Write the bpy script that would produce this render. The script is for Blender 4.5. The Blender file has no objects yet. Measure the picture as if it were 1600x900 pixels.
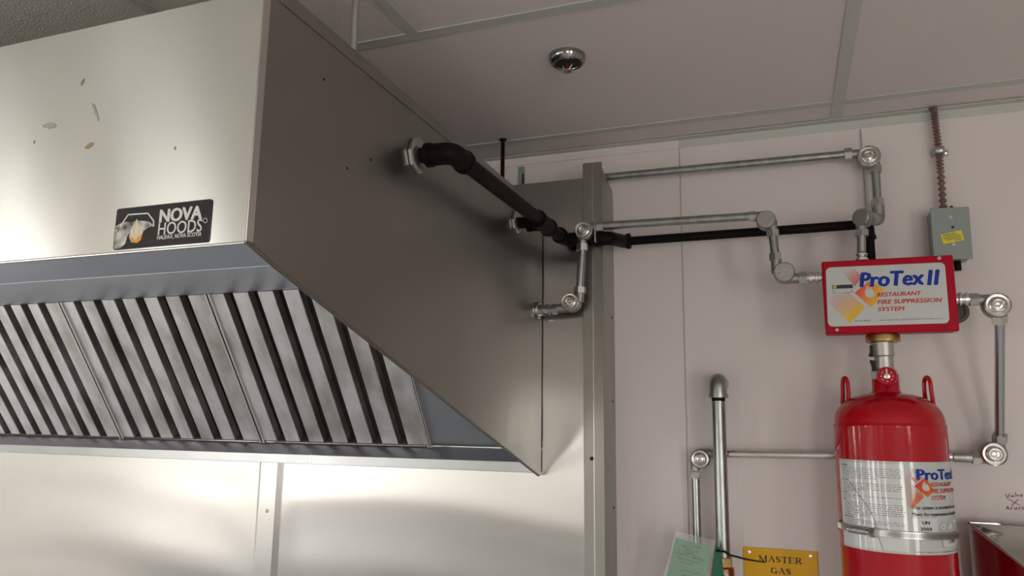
import bpy, bmesh, math, random
from mathutils import Vector, Matrix
random.seed(7)
S = bpy.context.scene
COL = S.collection
D2R = math.pi / 180

# ------------------------------------------------------------------ camera
cam = bpy.data.cameras.new('camera')
cam_o = bpy.data.objects.new('camera', cam)
COL.objects.link(cam_o)
cam.sensor_width = 36
cam.lens = 26.27
cam.clip_start = 0.02
right = Vector((0.93970598, 0.34175141, 0.01259547))
down = Vector((-0.04706195, 0.16570984, -0.98505097))
fwd = Vector((-0.33872975, 0.92506552, 0.17180202))
m = Matrix((right, -down, -fwd)).transposed().to_4x4()
m.translation = (0, -1.7, 1.75)
cam_o.matrix_world = m
S.camera = cam_o

# ------------------------------------------------------------------ world, exposure
S.view_settings.view_transform = 'Standard'
S.view_settings.look = 'None'
S.view_settings.gamma = 1
S.view_settings.use_curve_mapping = False
S.view_settings.exposure = 1.08
S.cycles.use_denoising = True
S.cycles.max_bounces = 10
S.cycles.diffuse_bounces = 5
S.cycles.glossy_bounces = 6
S.cycles.sample_clamp_indirect = 6
w = bpy.data.worlds.new('daylight')
S.world = w
w.use_nodes = True
nt = w.node_tree
nt.nodes.clear()
wo = nt.nodes.new('ShaderNodeOutputWorld')
wb = nt.nodes.new('ShaderNodeBackground')
wc = nt.nodes.new('ShaderNodeTexCoord')
ws = nt.nodes.new('ShaderNodeSeparateXYZ')
wr = nt.nodes.new('ShaderNodeValToRGB')
wr.color_ramp.elements[0].position = 0.47
wr.color_ramp.elements[0].color = (0.80, 0.76, 0.70, 1)
wr.color_ramp.elements[1].position = 0.52
wr.color_ramp.elements[1].color = (1.0, 1.0, 0.97, 1)
e = wr.color_ramp.elements.new(0.75)
e.color = (0.72, 0.86, 1.0, 1)
mm = nt.nodes.new('ShaderNodeMath'); mm.operation = 'MULTIPLY_ADD'
mm.inputs[1].default_value = 0.5; mm.inputs[2].default_value = 0.5
nt.links.new(wc.outputs['Generated'], ws.inputs[0])
nt.links.new(ws.outputs['Z'], mm.inputs[0])
nt.links.new(mm.outputs[0], wr.inputs[0])
nt.links.new(wr.outputs[0], wb.inputs['Color'])
wb.inputs['Strength'].default_value = 6.2
nt.links.new(wb.outputs[0], wo.inputs[0])

# room dimensions
XL, XR, YB, ZC = -5.4, 2.6, -5.2, 2.399
# windows: (wall, a0, a1, z0, z1) a = Y on the left wall, X on the front wall
WINS = [('L', -4.85, -4.30, 0.20, 2.25), ('L', -2.38, -2.16, 0.20, 2.25), ('L', -1.00, -0.70, 0.20, 2.25),
        ('F', -4.95, -4.10, 0.85, 2.12), ('F', -3.20, -2.94, 0.85, 2.06), ('F', -1.90, -1.62, 0.85, 1.98), ('F', 0.95, 1.60, 0.85, 1.98),  # last opening here is added to bring light to ceiling and right wall
        ('R', -4.60, -3.55, 0.60, 2.20)]  # right-wall window is added to lift the light on ceiling and wall
for i, (wl, a0, a1, z0, z1) in enumerate(WINS):       # portals in the window openings: they only guide the sky light
    l = bpy.data.lights.new('window_portal', 'AREA')
    l.shape = 'RECTANGLE'
    l.size = a1 - a0; l.size_y = z1 - z0
    l.cycles.is_portal = True
    o = bpy.data.objects.new('window_portal', l)
    COL.objects.link(o)
    if wl == 'L':
        o.location = (XL - .05, (a0 + a1) / 2, (z0 + z1) / 2)
        o.rotation_euler = (math.pi / 2, 0, -math.pi / 2)
    elif wl == 'R':
        o.location = (XR + .05, (a0 + a1) / 2, (z0 + z1) / 2)
        o.rotation_euler = (math.pi / 2, 0, math.pi / 2)
    else:
        o.location = ((a0 + a1) / 2, YB - .05, (z0 + z1) / 2)
        o.rotation_euler = (-math.pi / 2, 0, math.pi)

# ------------------------------------------------------------------ materials
def mat(name, col, rough=.5, metal=0.0, spec=.5, aniso=0, tangent=None, coat=0, bump=None, var=None, mottle=None, rvar=None, alpha=1, trans=0):
    m = bpy.data.materials.new(name)
    m.use_nodes = True
    n = m.node_tree
    b = n.nodes['Principled BSDF']
    b.inputs['Base Color'].default_value = (*col, 1)
    b.inputs['Roughness'].default_value = rough
    b.inputs['Metallic'].default_value = metal
    b.inputs['Specular IOR Level'].default_value = spec
    b.inputs['Anisotropic'].default_value = aniso
    b.inputs['Coat Weight'].default_value = coat
    b.inputs['Alpha'].default_value = alpha
    b.inputs['Transmission Weight'].default_value = trans
    if tangent:
        v = n.nodes.new('ShaderNodeCombineXYZ')
        for i in range(3): v.inputs[i].default_value = tangent[i]
        n.links.new(v.outputs[0], b.inputs['Tangent'])
    tc = n.nodes.new('ShaderNodeTexCoord')
    def noise(scale, stretch, detail=3):
        if scale < 5 and detail == 2: detail = 0
        mp = n.nodes.new('ShaderNodeMapping'); mp.inputs['Scale'].default_value = stretch
        n.links.new(tc.outputs['Object'], mp.inputs[0])
        nz = n.nodes.new('ShaderNodeTexNoise'); nz.inputs['Scale'].default_value = scale
        nz.inputs['Detail'].default_value = detail
        n.links.new(mp.outputs[0], nz.inputs['Vector'])
        return nz
    if var:        # (scale, stretch, amount) slight colour variation
        nz = noise(var[0], var[1])
        mr = n.nodes.new('ShaderNodeMapRange')
        mr.inputs['To Min'].default_value = 1 - var[2]; mr.inputs['To Max'].default_value = 1 + var[2]
        n.links.new(nz.outputs['Fac'], mr.inputs[0])
        mx = n.nodes.new('ShaderNodeVectorMath'); mx.operation = 'SCALE'
        mx.inputs[0].default_value = col
        n.links.new(mr.outputs[0], mx.inputs['Scale'])
        n.links.new(mx.outputs[0], b.inputs['Base Color'])
    if mottle:     # (scale, stretch, other colour, lo, hi) blotches of another colour
        nz = noise(mottle[0], mottle[1], 5)
        mr = n.nodes.new('ShaderNodeMapRange')
        mr.inputs['From Min'].default_value = mottle[3]; mr.inputs['From Max'].default_value = mottle[4]
        n.links.new(nz.outputs['Fac'], mr.inputs[0])
        mx = n.nodes.new('ShaderNodeMix'); mx.data_type = 'RGBA'
        mx.inputs['A'].default_value = (*col, 1); mx.inputs['B'].default_value = (*mottle[2], 1)
        n.links.new(mr.outputs[0], mx.inputs['Factor'])
        n.links.new(mx.outputs['Result'], b.inputs['Base Color'])
    if rvar:
        rvar = (rvar[0], rvar[1], min(rvar[2], abs(rough - .278)))
        nz = noise(rvar[0], rvar[1])
        mr = n.nodes.new('ShaderNodeMapRange')
        mr.inputs['From Min'].default_value = .3; mr.inputs['From Max'].default_value = .7
        mr.inputs['To Min'].default_value = max(0, rough - rvar[2]); mr.inputs['To Max'].default_value = rough + rvar[2]
        n.links.new(nz.outputs['Fac'], mr.inputs[0])
        n.links.new(mr.outputs[0], b.inputs['Roughness'])
    if bump:       # list of (scale, stretch, distance)
        prev = None
        for sc, st, dist in bump:
            nz = noise(sc, st, 2)
            bp = n.nodes.new('ShaderNodeBump')
            bp.inputs['Strength'].default_value = 1
            bp.inputs['Distance'].default_value = dist
            n.links.new(nz.outputs['Fac'], bp.inputs['Height'])
            if prev: n.links.new(prev.outputs[0], bp.inputs['Normal'])
            prev = bp
        n.links.new(prev.outputs[0], b.inputs['Normal'])
    return m

M = {}
M['frp'] = mat('white_wall_panel', (.70, .645, .63), .38, bump=[(60, (1, 1, .12), .0006), (6, (1, 1, .3), .004)], var=(2.5, (1, 1, .4), .04))
M['ceil_tile'] = mat('vinyl_ceiling_tile', (.70, .645, .625), .6, bump=[(220, (1, 1, 1), .0004)], var=(3, (1, 1, 1), .03))
M['ceil_tile_rough'] = mat('mineral_ceiling_tile', (.68, .65, .59), .9, bump=[(260, (1, 1, 1), .0012)], mottle=(300, (1, 1, 1), (.5, .47, .42), .62, .75))
M['tee'] = mat('painted_tee_bar', (.52, .54, .50), .45)
M['paint'] = mat('room_paint', (.76, .71, .66), .7)
M['floor'] = mat('quarry_tile_floor', (.74, .69, .66), .45, var=(3, (1, 1, 1), .15))
M['frame'] = mat('window_frame', (.55, .55, .53), .4)
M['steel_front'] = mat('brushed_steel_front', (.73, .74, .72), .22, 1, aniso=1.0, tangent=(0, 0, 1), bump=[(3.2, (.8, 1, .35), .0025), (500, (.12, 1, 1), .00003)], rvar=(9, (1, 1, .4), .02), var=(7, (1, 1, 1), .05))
M['steel_wall'] = mat('polished_steel_wall', (.42, .41, .395), .22, 1, aniso=.85, tangent=(1, 0, 0), rvar=(6, (.4, 1, 2), .03))
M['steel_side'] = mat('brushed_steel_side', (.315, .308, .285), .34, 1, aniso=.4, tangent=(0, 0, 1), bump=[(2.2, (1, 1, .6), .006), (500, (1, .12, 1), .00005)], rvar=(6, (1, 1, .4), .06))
M['steel_under'] = mat('steel_sky_tint', (.76, .82, .93), .30, 1, rvar=(7, (1, 1, 1), .08))  # pale blue puts the reflected sky into the steel colour
M['steel_trim'] = mat('steel_trim', (.66, .65, .63), .26, 1, aniso=.4, tangent=(0, 0, 1), rvar=(12, (1, 1, .3), .06))
M['steel_trough'] = mat('trough_steel', (.36, .37, .375), .3, 1, rvar=(12, (1, 1, 1), .08), var=(6, (1, 1, 1), .12))
M['baffle'] = mat('greasy_baffle_steel', (.76, .77, .78), .42, 1, mottle=(16, (1, .5, .5), (.44, .41, .38), .42, .72), rvar=(20, (1, 1, 1), .12), bump=[(40, (1, 1, 1), .0006)])
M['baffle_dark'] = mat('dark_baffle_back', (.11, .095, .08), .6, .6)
M['galv'] = mat('galvanised_conduit', (.37, .40, .385), .30, .9, mottle=(60, (1, 1, .3), (.27, .29, .275), .4, .7))
M['zinc'] = mat('zinc_fitting', (.46, .47, .445), .34, .95, rvar=(80, (1, 1, 1), .12), bump=[(140, (1, 1, 1), .0004)])
M['ring_zinc'] = mat('pressed_cover', (.62, .61, .59), .22, 1)
M['cast'] = mat('cast_zinc', (.34, .34, .32), .42, .85, bump=[(160, (1, 1, 1), .0008)])
M['chrome'] = mat('polished_steel', (.72, .71, .69), .16, 1)
M['iron'] = mat('black_iron', (.008, .006, .005), .5, 0, .09, bump=[(150, (1, 1, 1), .0005)])
M['red'] = mat('red_paint', (.43, .003, .011), .09, 0, .45, bump=[(90, (1, 1, .5), .0003)])
M['red_box'] = mat('red_powder_coat', (.40, .003, .018), .4, 0, .12, bump=[(300, (1, 1, 1), .0002)])
M['label_grey'] = mat('silver_label', (.54, .57, .555), .10, 0, .5)
M['label_white'] = mat('white_label', (.66, .68, .68), .08, 0, .6)
M['ink'] = mat('black_ink', (.02, .02, .025), .4)
M['ink_grey'] = mat('grey_ink', (.13, .13, .14), .4)
M['ink_blue'] = mat('blue_ink', (.008, .035, .30), .4, spec=.2)
M['ink_red'] = mat('red_ink', (.60, .045, .025), .4, spec=.2)
M['ink_marker'] = mat('marker_ink', (.34, .015, .09), .5)
M['brass'] = mat('brass', (.56, .39, .16), .32, 1, rvar=(60, (1, 1, 1), .1))
M['alu'] = mat('cast_aluminium', (.50, .50, .48), .38, .9, bump=[(300, (1, 1, 1), .0002)])
M['black_plastic'] = mat('black_plastic', (.010, .011, .013), .4, spec=.2)
M['rubber'] = mat('grey_rubber', (.075, .07, .065), .55)
M['grey_paint'] = mat('grey_enamel', (.27, .31, .29), .38, .1)
M['yellow'] = mat('yellow_plastic', (.74, .41, .006), .35, spec=.3)
M['sticker_yellow'] = mat('yellow_sticker', (.78, .70, .02), .5)
M['flex'] = mat('red_flex_conduit', (.22, .13, .115), .45, .4)
M['green_card'] = mat('green_card', (.10, .31, .18), .8, spec=.2)
M['green_dark'] = mat('dark_green_edge', (.0, .12, .06), .4)
M['sleeve'] = mat('clear_plastic_sleeve', (.85, .85, .84), .12, alpha=.12)
M['white_print'] = mat('white_print', (.75, .75, .72), .4)
M['badge_black'] = mat('badge_black', (.018, .018, .022), .25, 0)
M['smoke'] = mat('badge_smoke', (.018, .018, .022), .25, 0, mottle=(38, (1, 1, 1), (.75, .75, .73), .42, .62))
M['flame_orange'] = mat('flame_orange', (.80, .36, .03), .35)
M['flame_cream'] = mat('flame_cream', (.74, .70, .55), .35)
M['skin_dark'] = mat('gap_dark', (.02, .018, .016), .8)
M['red_glass'] = mat('red_glass_bulb', (.25, .01, .015), .1)
M['glass'] = mat('window_glass', (1, 1, 1), 0.0, trans=1)
M['glass'].node_tree.nodes['Principled BSDF'].inputs['IOR'].default_value = 1.01
M['stain'] = mat('brown_smear', (.46, .36, .22), .45, .7)
M['stain_grey'] = mat('grey_smear', (.60, .60, .57), .4, .95)

def grad_mat(name, c0, c1, axis, a, b):
    """printed colour that runs from c0 to c1 along an axis of the object"""
    m = bpy.data.materials.new(name); m.use_nodes = True
    n = m.node_tree; p = n.nodes['Principled BSDF']; p.inputs['Roughness'].default_value = .35
    tc = n.nodes.new('ShaderNodeTexCoord'); dt = n.nodes.new('ShaderNodeVectorMath'); dt.operation = 'DOT_PRODUCT'
    dt.inputs[1].default_value = axis
    mr = n.nodes.new('ShaderNodeMapRange'); mr.inputs['From Min'].default_value = a; mr.inputs['From Max'].default_value = b
    mx = n.nodes.new('ShaderNodeMix'); mx.data_type = 'RGBA'
    mx.inputs['A'].default_value = (*c0, 1); mx.inputs['B'].default_value = (*c1, 1)
    n.links.new(tc.outputs['Object'], dt.inputs[0]); n.links.new(dt.outputs['Value'], mr.inputs[0])
    n.links.new(mr.outputs[0], mx.inputs['Factor']); n.links.new(mx.outputs['Result'], p.inputs['Base Color'])
    return m

# ------------------------------------------------------------------ mesh helpers
def basis(ax):
    ax = Vector(ax).normalized()
    t = Vector((0, 0, 1)) if abs(ax.z) < .9 else Vector((1, 0, 0))
    u = t.cross(ax).normalized()
    return u, ax.cross(u), ax

class MB:
    def __init__(s): s.v = []; s.f = []
    def add(s, vs, fs):
        o = len(s.v); s.v += [Vector(x) for x in vs]; s.f += [[o + i for i in f] for f in fs]; return s
    def box(s, x0, x1, y0, y1, z0, z1):
        return s.add([(x0, y0, z0), (x1, y0, z0), (x1, y1, z0), (x0, y1, z0), (x0, y0, z1), (x1, y0, z1), (x1, y1, z1), (x0, y1, z1)],
                     [(3, 2, 1, 0), (4, 5, 6, 7), (0, 1, 5, 4), (1, 2, 6, 5), (2, 3, 7, 6), (3, 0, 4, 7)])
    def slab(s, pts, d):
        """closed polygon pts (3-D, planar) pushed along vector d"""
        n = len(pts); d = Vector(d); a = [Vector(p) for p in pts]
        nr = Vector((0, 0, 0))
        for i in range(n): nr += a[i].cross(a[(i + 1) % n])
        top = [p + d for p in a]
        f0 = list(range(n)); f1 = list(range(n, 2 * n))
        fs = [f0[::-1], f1] + [(i, (i + 1) % n, n + (i + 1) % n, n + i) for i in range(n)]
        if nr.dot(d) < 0: fs = [f[::-1] for f in fs]
        return s.add(a + top, fs)
    def cyl(s, p0, p1, r, n=20, r2=None):
        p0 = Vector(p0); p1 = Vector(p1); u, v, a = basis(p1 - p0); r2 = r if r2 is None else r2
        vs = [p0 + (u * math.cos(t) + v * math.sin(t)) * r for t in [2 * math.pi * i / n for i in range(n)]]
        vs += [p1 + (u * math.cos(t) + v * math.sin(t)) * r2 for t in [2 * math.pi * i / n for i in range(n)]]
        return s.add(vs, [list(range(n))[::-1], list(range(n, 2 * n))] + [(i, (i + 1) % n, n + (i + 1) % n, n + i) for i in range(n)])
    def lathe(s, prof, org, axis, n=32):
        """prof: list of (radius, height)"""
        u, v, a = basis(axis); org = Vector(org); vs = []; fs = []
        for r, h in prof:
            for i in range(n):
                t = 2 * math.pi * i / n
                vs.append(org + a * h + (u * math.cos(t) + v * math.sin(t)) * max(r, 1e-5))
        for k in range(len(prof) - 1):
            for i in range(n):
                j = (i + 1) % n
                fs.append((k * n + i, k * n + j, (k + 1) * n + j, (k + 1) * n + i))
        fs.append(list(range(n))[::-1]); fs.append([(len(prof) - 1) * n + i for i in range(n)])
        return s.add(vs, fs)
    def tube(s, pts, r, n=14, bend=0, closed=False):
        P = [Vector(p) for p in pts]
        if bend:
            Q = [P[0]]
            for i in range(1, len(P) - 1):
                a, b, c = P[i - 1], P[i], P[i + 1]
                q = min(bend, (a - b).length * .49, (c - b).length * .49)
                s0 = b + (a - b).normalized() * q; s1 = b + (c - b).normalized() * q
                for k in range(9):
                    t = k / 8; Q.append(s0 * (1 - t) ** 2 + b * 2 * t * (1 - t) + s1 * t * t)
            Q.append(P[-1]); P = Q
        m = len(P); vs = []; fs = []
        tg = [((P[(i + 1) % m] - P[i - 1]) if closed else (P[min(i + 1, m - 1)] - P[max(i - 1, 0)])).normalized() for i in range(m)]
        u, v, _ = basis(tg[0])
        for i in range(m):
            u = (u - tg[i] * u.dot(tg[i])).normalized(); v = tg[i].cross(u)
            rr = r[i] if isinstance(r, (list, tuple)) else r
            for k in range(n):
                t = 2 * math.pi * k / n; vs.append(P[i] + (u * math.cos(t) + v * math.sin(t)) * rr)
        for i in range(m if closed else m - 1):
            j = (i + 1) % m
            for k in range(n):
                l = (k + 1) % n; fs.append((i * n + k, i * n + l, j * n + l, j * n + k))
        if not closed: fs += [list(range(n))[::-1], [(m - 1) * n + k for k in range(n)]]
        return s.add(vs, fs)
    def ball(s, c, r, n=14):
        pr = [(r * math.sin(math.pi * i / n), -r * math.cos(math.pi * i / n)) for i in range(n + 1)]
        return s.lathe(pr, c, (0, 0, 1), n * 2)
    def map(s, fn):
        s.v = [Vector(fn(p)) for p in s.v]; return s

ORG = {}
def thing(name, loc, label, cat, group=None):
    o = bpy.data.objects.new(name, None); COL.objects.link(o)
    o.location = loc; o.empty_display_size = .02
    ORG[o.name] = Vector(loc)
    o['label'] = label; o['category'] = cat
    if group: o['group'] = group
    return o
def part(name, mb, mt, parent=None, bevel=0, label=None, smooth=True, org=None):
    og = ORG[parent.name] if parent else Vector(org if org else (0, 0, 0))
    me = bpy.data.meshes.new(name)
    me.from_pydata([tuple(p - og) for p in mb.v], [], mb.f)
    me.materials.append(M[mt] if isinstance(mt, str) else mt)
    me.update()
    if smooth:
        me.polygons.foreach_set('use_smooth', [True] * len(me.polygons))
        me.set_sharp_from_angle(angle=35 * D2R)
    o = bpy.data.objects.new(name, me); COL.objects.link(o)
    ORG[o.name] = og
    if parent: o.parent = parent
    else: o.location = og
    if bevel:
        b = o.modifiers.new('bevel', 'BEVEL'); b.width = bevel; b.segments = 2; b.limit_method = 'ANGLE'
    if label: o['label'] = label
    return o
def tag(o, label, cat, group=None):
    o['label'] = label; o['category'] = cat
    if group: o['group'] = group
    return o
def struct(name, mb, mt, **k):
    o = part(name, mb, mt, **k); o['kind'] = 'structure'; return o

def text_mb(body, w, h, fn, bold=0, shear=0, depth=0):
    """text scaled to a w x h box; fn maps (u, v) of the box (v up) to the world"""
    cu = bpy.data.curves.new('t', 'FONT'); cu.body = body;  cu.shear = shear
    cu.resolution_u = 3; cu.fill_mode = 'FRONT'
    ob = bpy.data.objects.new('t', cu)
    me = bpy.data.meshes.new_from_object(ob)
    xs = [v.co.x for v in me.vertices]; ys = [v.co.y for v in me.vertices]
    x0, x1, y0, y1 = min(xs), max(xs), min(ys), max(ys)
    mb = MB()
    ku, kv = w / (x1 - x0), h / (y1 - y0); fs_ = [list(p.vertices) for p in me.polygons]
    sh = [(0, 0)] if not bold else [(-bold, 0), (bold, 0), (-bold / 2, bold / 2), (bold / 2, -bold / 2), (0, 0)]
    for k_, (dx_, dy_) in enumerate(sh):
        P_ = []
        for v in me.vertices:
            u_, v_ = (v.co.x - x0 + dx_) * ku, (v.co.y - y0 + dy_) * kv; p_ = fn(u_, v_)
            n_ = (fn(u_ + w * .01, v_) - p_).cross(fn(u_, v_ + h * .01) - p_).normalized()
            P_.append(p_ + n_ * (k_ * 5e-5))
        mb.add(P_, fs_)
    bpy.data.objects.remove(ob); bpy.data.meshes.remove(me); bpy.data.curves.remove(cu)
    return mb
def flat(org, ux, uy, off):
    """(u, v) -> world on a flat sheet"""
    org, ux, uy = Vector(org), Vector(ux), Vector(uy); n = ux.cross(uy).normalized() * off
    return lambda u, v: org + ux * u + uy * v + n
def join(*mbs):
    r = MB()
    for b in mbs: r.add(b.v, b.f)
    return r
def poly2(pts, fn):
    mb = MB(); return mb.add([fn(u, v) for u, v in pts], [list(range(len(pts)))])
def ribbon(lines, wd, fn):
    """handwriting / line strokes as flat ribbons"""
    mb = MB()
    for L in lines:
        for (a, b), (c, d) in zip(L[:-1], L[1:]):
            l = math.hypot(c - a, d - b) or 1e-6; px, py = -(d - b) / l * wd / 2, (c - a) / l * wd / 2
            ex, ey = (c - a) / l * wd * .3, (d - b) / l * wd * .3
            mb.add([fn(a - ex + px, b - ey + py), fn(a - ex - px, b - ey - py), fn(c + ex - px, d + ey - py), fn(c + ex + px, d + ey + py)], [(0, 1, 2, 3)])
    return mb

# ------------------------------------------------------------------ the room
# back wall (y = 0): backing plus white panels with a recessed joint at x = -0.21
bw = struct('wall_back', MB().box(XL, XR, .004, .10, 0, ZC + .1), 'paint')
for a, b in ((XL, -1.43), (-1.427, -.2115), (-.2090, 1.010), (1.0125, XR)):
    part('wall_panel', MB().box(a, b, 0, .004, 0, ZC + .05), 'frp', bw, bevel=.0008)
part('wall_panel', MB().box(-1.43, -.2100, -.003, 0, 2.378, ZC + .02), 'frp', bw, bevel=.0008, label='narrow white strip under the ceiling')
struct('floor', MB().box(XL - .2, XR + .1, YB - .2, .1, -.1, 0), 'floor')

def wall_with_holes(name, fixed0, fixed1, a0, a1, holes, axis):
    mb = MB()
    def bx(p, q, z0, z1):
        if axis == 'Y': mb.box(fixed0, fixed1, p, q, z0, z1)
        else: mb.box(p, q, fixed0, fixed1, z0, z1)
    cur = a0
    for h0, h1, z0, z1 in holes:
        bx(cur, h0, 0, ZC + .1); bx(h0, h1, 0, z0); bx(h0, h1, z1, ZC + .1); cur = h1
    bx(cur, a1, 0, ZC + .1)
    return struct(name, mb, 'paint')
wall_with_holes('wall_left', XL - .12, XL, YB, .0, [w_[1:] for w_ in WINS if w_[0] == 'L'], 'Y')
wall_with_holes('wall_right', XR, XR + .12, YB, .0, [w_[1:] for w_ in WINS if w_[0] == 'R'], 'Y')
wall_with_holes('wall_front', YB - .12, YB, XL - .12, XR + .12, [w_[1:] for w_ in WINS if w_[0] == 'F'], 'X')
for i, (wl, a0, a1, z0, z1) in enumerate(WINS):
    def fr(p, q, za, zb, t0, t1):
        return MB().box(XL - t1, XL - t0, p, q, za, zb) if wl == 'L' else MB().box(XR + t0, XR + t1, p, q, za, zb) if wl == 'R' else MB().box(p, q, YB - t1, YB - t0, za, zb)
    wf = struct('window_%d' % (i + 1), join(fr(a0, a0 + .04, z0, z1, .02, .10), fr(a1 - .04, a1, z0, z1, .02, .10), fr(a0 + .04, a1 - .04, z0, z0 + .04, .02, .10), fr(a0 + .04, a1 - .04, z1 - .04, z1, .02, .10)), 'frame')
    for q in ((.5,) if a1 - a0 > .55 else ()):
        mid = a0 + (a1 - a0) * q
        part('mullion', fr(mid - .025, mid + .025, z0 + .04, z1 - .04, .03, .09), 'frame', wf)

# ceiling: deck above, tee bars and lay-in tiles
cl = struct('ceiling', MB().box(XL, XR, YB, .1, ZC + .10, ZC + .2), 'paint')
ybars = [-.108, -.633, -1.24, -1.85, -2.46, -3.07, -3.68, -4.29, -4.90]
xbars = [-4.95, -4.2, -3.35, -2.5, -1.72, -.945, -.575, .129, .90, 1.67, 2.44]
tw = .0115
def tee_x(y): return MB().box(XL, XR, y - tw, y + tw, ZC, ZC + .0015)
def tee_y(x, y0, y1): return MB().box(x - tw, x + tw, y0, y1, ZC - .0004, ZC + .001)
YS = [YB] + ybars[::-1] + [0]
XS = [XL] + xbars + [XR]
for y in ybars: part('tee_bar', tee_x(y), 'tee', cl)
for x in xbars:
    for i in range(len(YS) - 1):
        if x == -.575 and YS[i] > -.7: continue
        if x == -.945 and YS[i] > -.7: continue
        part('tee_bar', tee_y(x, YS[i] + (0 if i == 0 else tw), YS[i + 1] - (0 if i == len(YS) - 2 else tw)), 'tee', cl)
for i in range(len(YS) - 1):
    xs = XS if YS[i] < -.7 else [x for x in XS if x not in (-.575, -.945)]
    for j in range(len(xs) - 1):
        gx0 = .006
        rough = xs[j + 1] <= -.5 and YS[i] < -.7
        part('ceiling_tile', MB().box(xs[j] + gx0, xs[j + 1] - gx0, YS[i] + .005, YS[i + 1] - .005, ZC + .0018, ZC + .016), 'ceil_tile_rough' if rough else 'ceil_tile', cl,
             label='rough speckled ceiling tile' if rough else None)
struct('trim_1', join(MB().box(XL, XR, -.022, 0, ZC - .0015, ZC), MB().box(XL, XR, -.0012, 0, ZC - .02, ZC)), 'tee')
for y0, y1 in ((XL, XR),):
    struct('trim_2', MB().box(XL, XR, YB, YB + .022, ZC - .0015, ZC), 'tee')

# unseen range under the hood and table behind camera, added to bounce light
ck = thing('bounce_range', (-1.9, -.6, 0), 'unseen steel range added under the hood to bounce light', 'range')
part('body', MB().box(-3.2, -.62, -1.02, -.13, .12, .90), 'grey_paint', ck, bevel=.004)
part('top', MB().box(-3.2, -.62, -1.04, -.125, .90, .935), mat('worktop_steel', (.78, .79, .80), .45, 1), ck, bevel=.003)
for x in (-3.15, -.70):
    for y in (-.97, -.20):
        part('leg', MB().cyl((x + .01, y, 0), (x + .01, y, .13), .022, 14), 'chrome', ck)
pt_ = thing('bounce_table', (-2.4, -2.9, 0), 'unseen white table added behind the viewpoint to bounce light', 'table')
part('top', MB().box(-3.8, -.9, -3.4, -2.5, .86, .90), mat('white_worktop', (.82, .82, .82), .3), pt_, bevel=.004)
for x in (-3.7, -1.0):
    for y in (-3.3, -2.6):
        part('leg', MB().cyl((x, y, 0), (x, y, .86), .025, 14), 'chrome', pt_)

# ------------------------------------------------------------------ steel back panels below and beside the hood
PX = -.3680      # right end of the steel work
PY = -.114       # its front
pn = thing('wall_flashing', (-1.2, PY, 0), 'tall stainless steel wall panelling behind and below the grease hood', 'wall panel')
def wavy_panel(x0, x1, z0, z1, nx, nz, ph):
    """thin sheet, slightly buckled as hung sheet steel is"""
    mb = MB(); vs = []; fs = []
    for i in range(nx + 1):
        for k in range(nz + 1):
            x = x0 + (x1 - x0) * i / nx; z = z0 + (z1 - z0) * k / nz
            zz = z + .10 * math.sin(x * 2.3 + ph) - .06 * x
            d = .00055 * math.sin(zz * 21 + ph) + .00035 * math.sin(zz * 43 + x * 2.1 + ph * 2) + .0011 * math.sin(x * 4.1 + z * 2.2 + ph) + .0004 * math.sin(x * 11 + z * 5)
            e_ = min(1, (x - x0) / .05, (x1 - x) / .05)
            vs.append((x, PY + .0002 - abs(d) * 0 + (d * 1.5 - .0032) * -e_ * .6, z))
    for i in range(nx):
        for k in range(nz):
            a = i * (nz + 1) + k
            fs.append((a, a + nz + 1, a + nz + 2, a + 1))
    return mb.add(vs, fs)
part('panel', wavy_panel(-1.176, PX - .0015, 1.0, 2.291, 60, 110, .6), 'steel_wall', pn)
part('panel', wavy_panel(-3.3, -1.242, 1.0, 2.291, 120, 110, 2.9), 'steel_wall', pn)
# joint batten: raised hat channel with sloped sides
bt = MB()
for z0, z1 in ((0, 2.28),):
    pr = [(-1.246, PY + .001), (-1.246, PY - .001), (-1.236, PY - .007), (-1.188, PY - .007), (-1.174, PY - .0005), (-1.174, PY + .001)]
    bt.slab([(x, y, z0) for x, y in pr], (0, 0, z1 - z0))
part('joint_strip', bt, 'steel_wall', pn, bevel=.0006, smooth=False)
# folded right side with a rounded top back corner, and raised corner strip
prof = [(PY, .0), (PY, 2.312), (PY + .03, 2.303)]
prof += [(PY + .084 + .030 * math.sin(t), 2.262 + .030 * math.cos(t)) for t in [i * math.pi / 2 / 8 for i in range(9)]]
prof += [(0, 0)]
side = MB().slab([(PX - .0015, y, z) for y, z in prof], (.0015, 0, 0))
part('side_panel', side, 'steel_side', pn)
part('corner_strip', MB().box(-.4125, PX, PY - .0016, PY - .0002, 0, 2.3245), 'steel_side', pn, bevel=.0006)
part('corner_edge', MB().box(-.3905, -.3893, PY - .0024, PY - .0015, 0, 2.3235), 'steel_trim', pn)
for z in (1.98, 1.79, 1.56):
    part('rivet', MB().cyl((PX, -.03, z), (PX + .0012, -.03, z), .0028, 10), 'skin_dark', pn)
part('screw', MB().lathe([(0, .0), (.0042, 0), (.0042, .0012), (.0016, .0030), (0, .0031)], (-1.2099, PY - .007, 1.519), (0, -1, 0), 14), 'chrome', pn)
part('screw', MB().lathe([(0, .0), (.0042, 0), (.0042, .0012), (.0016, .0030), (0, .0031)], (-.395, PY - .0016, 1.668), (0, -1, 0), 14), 'skin_dark', pn)

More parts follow.
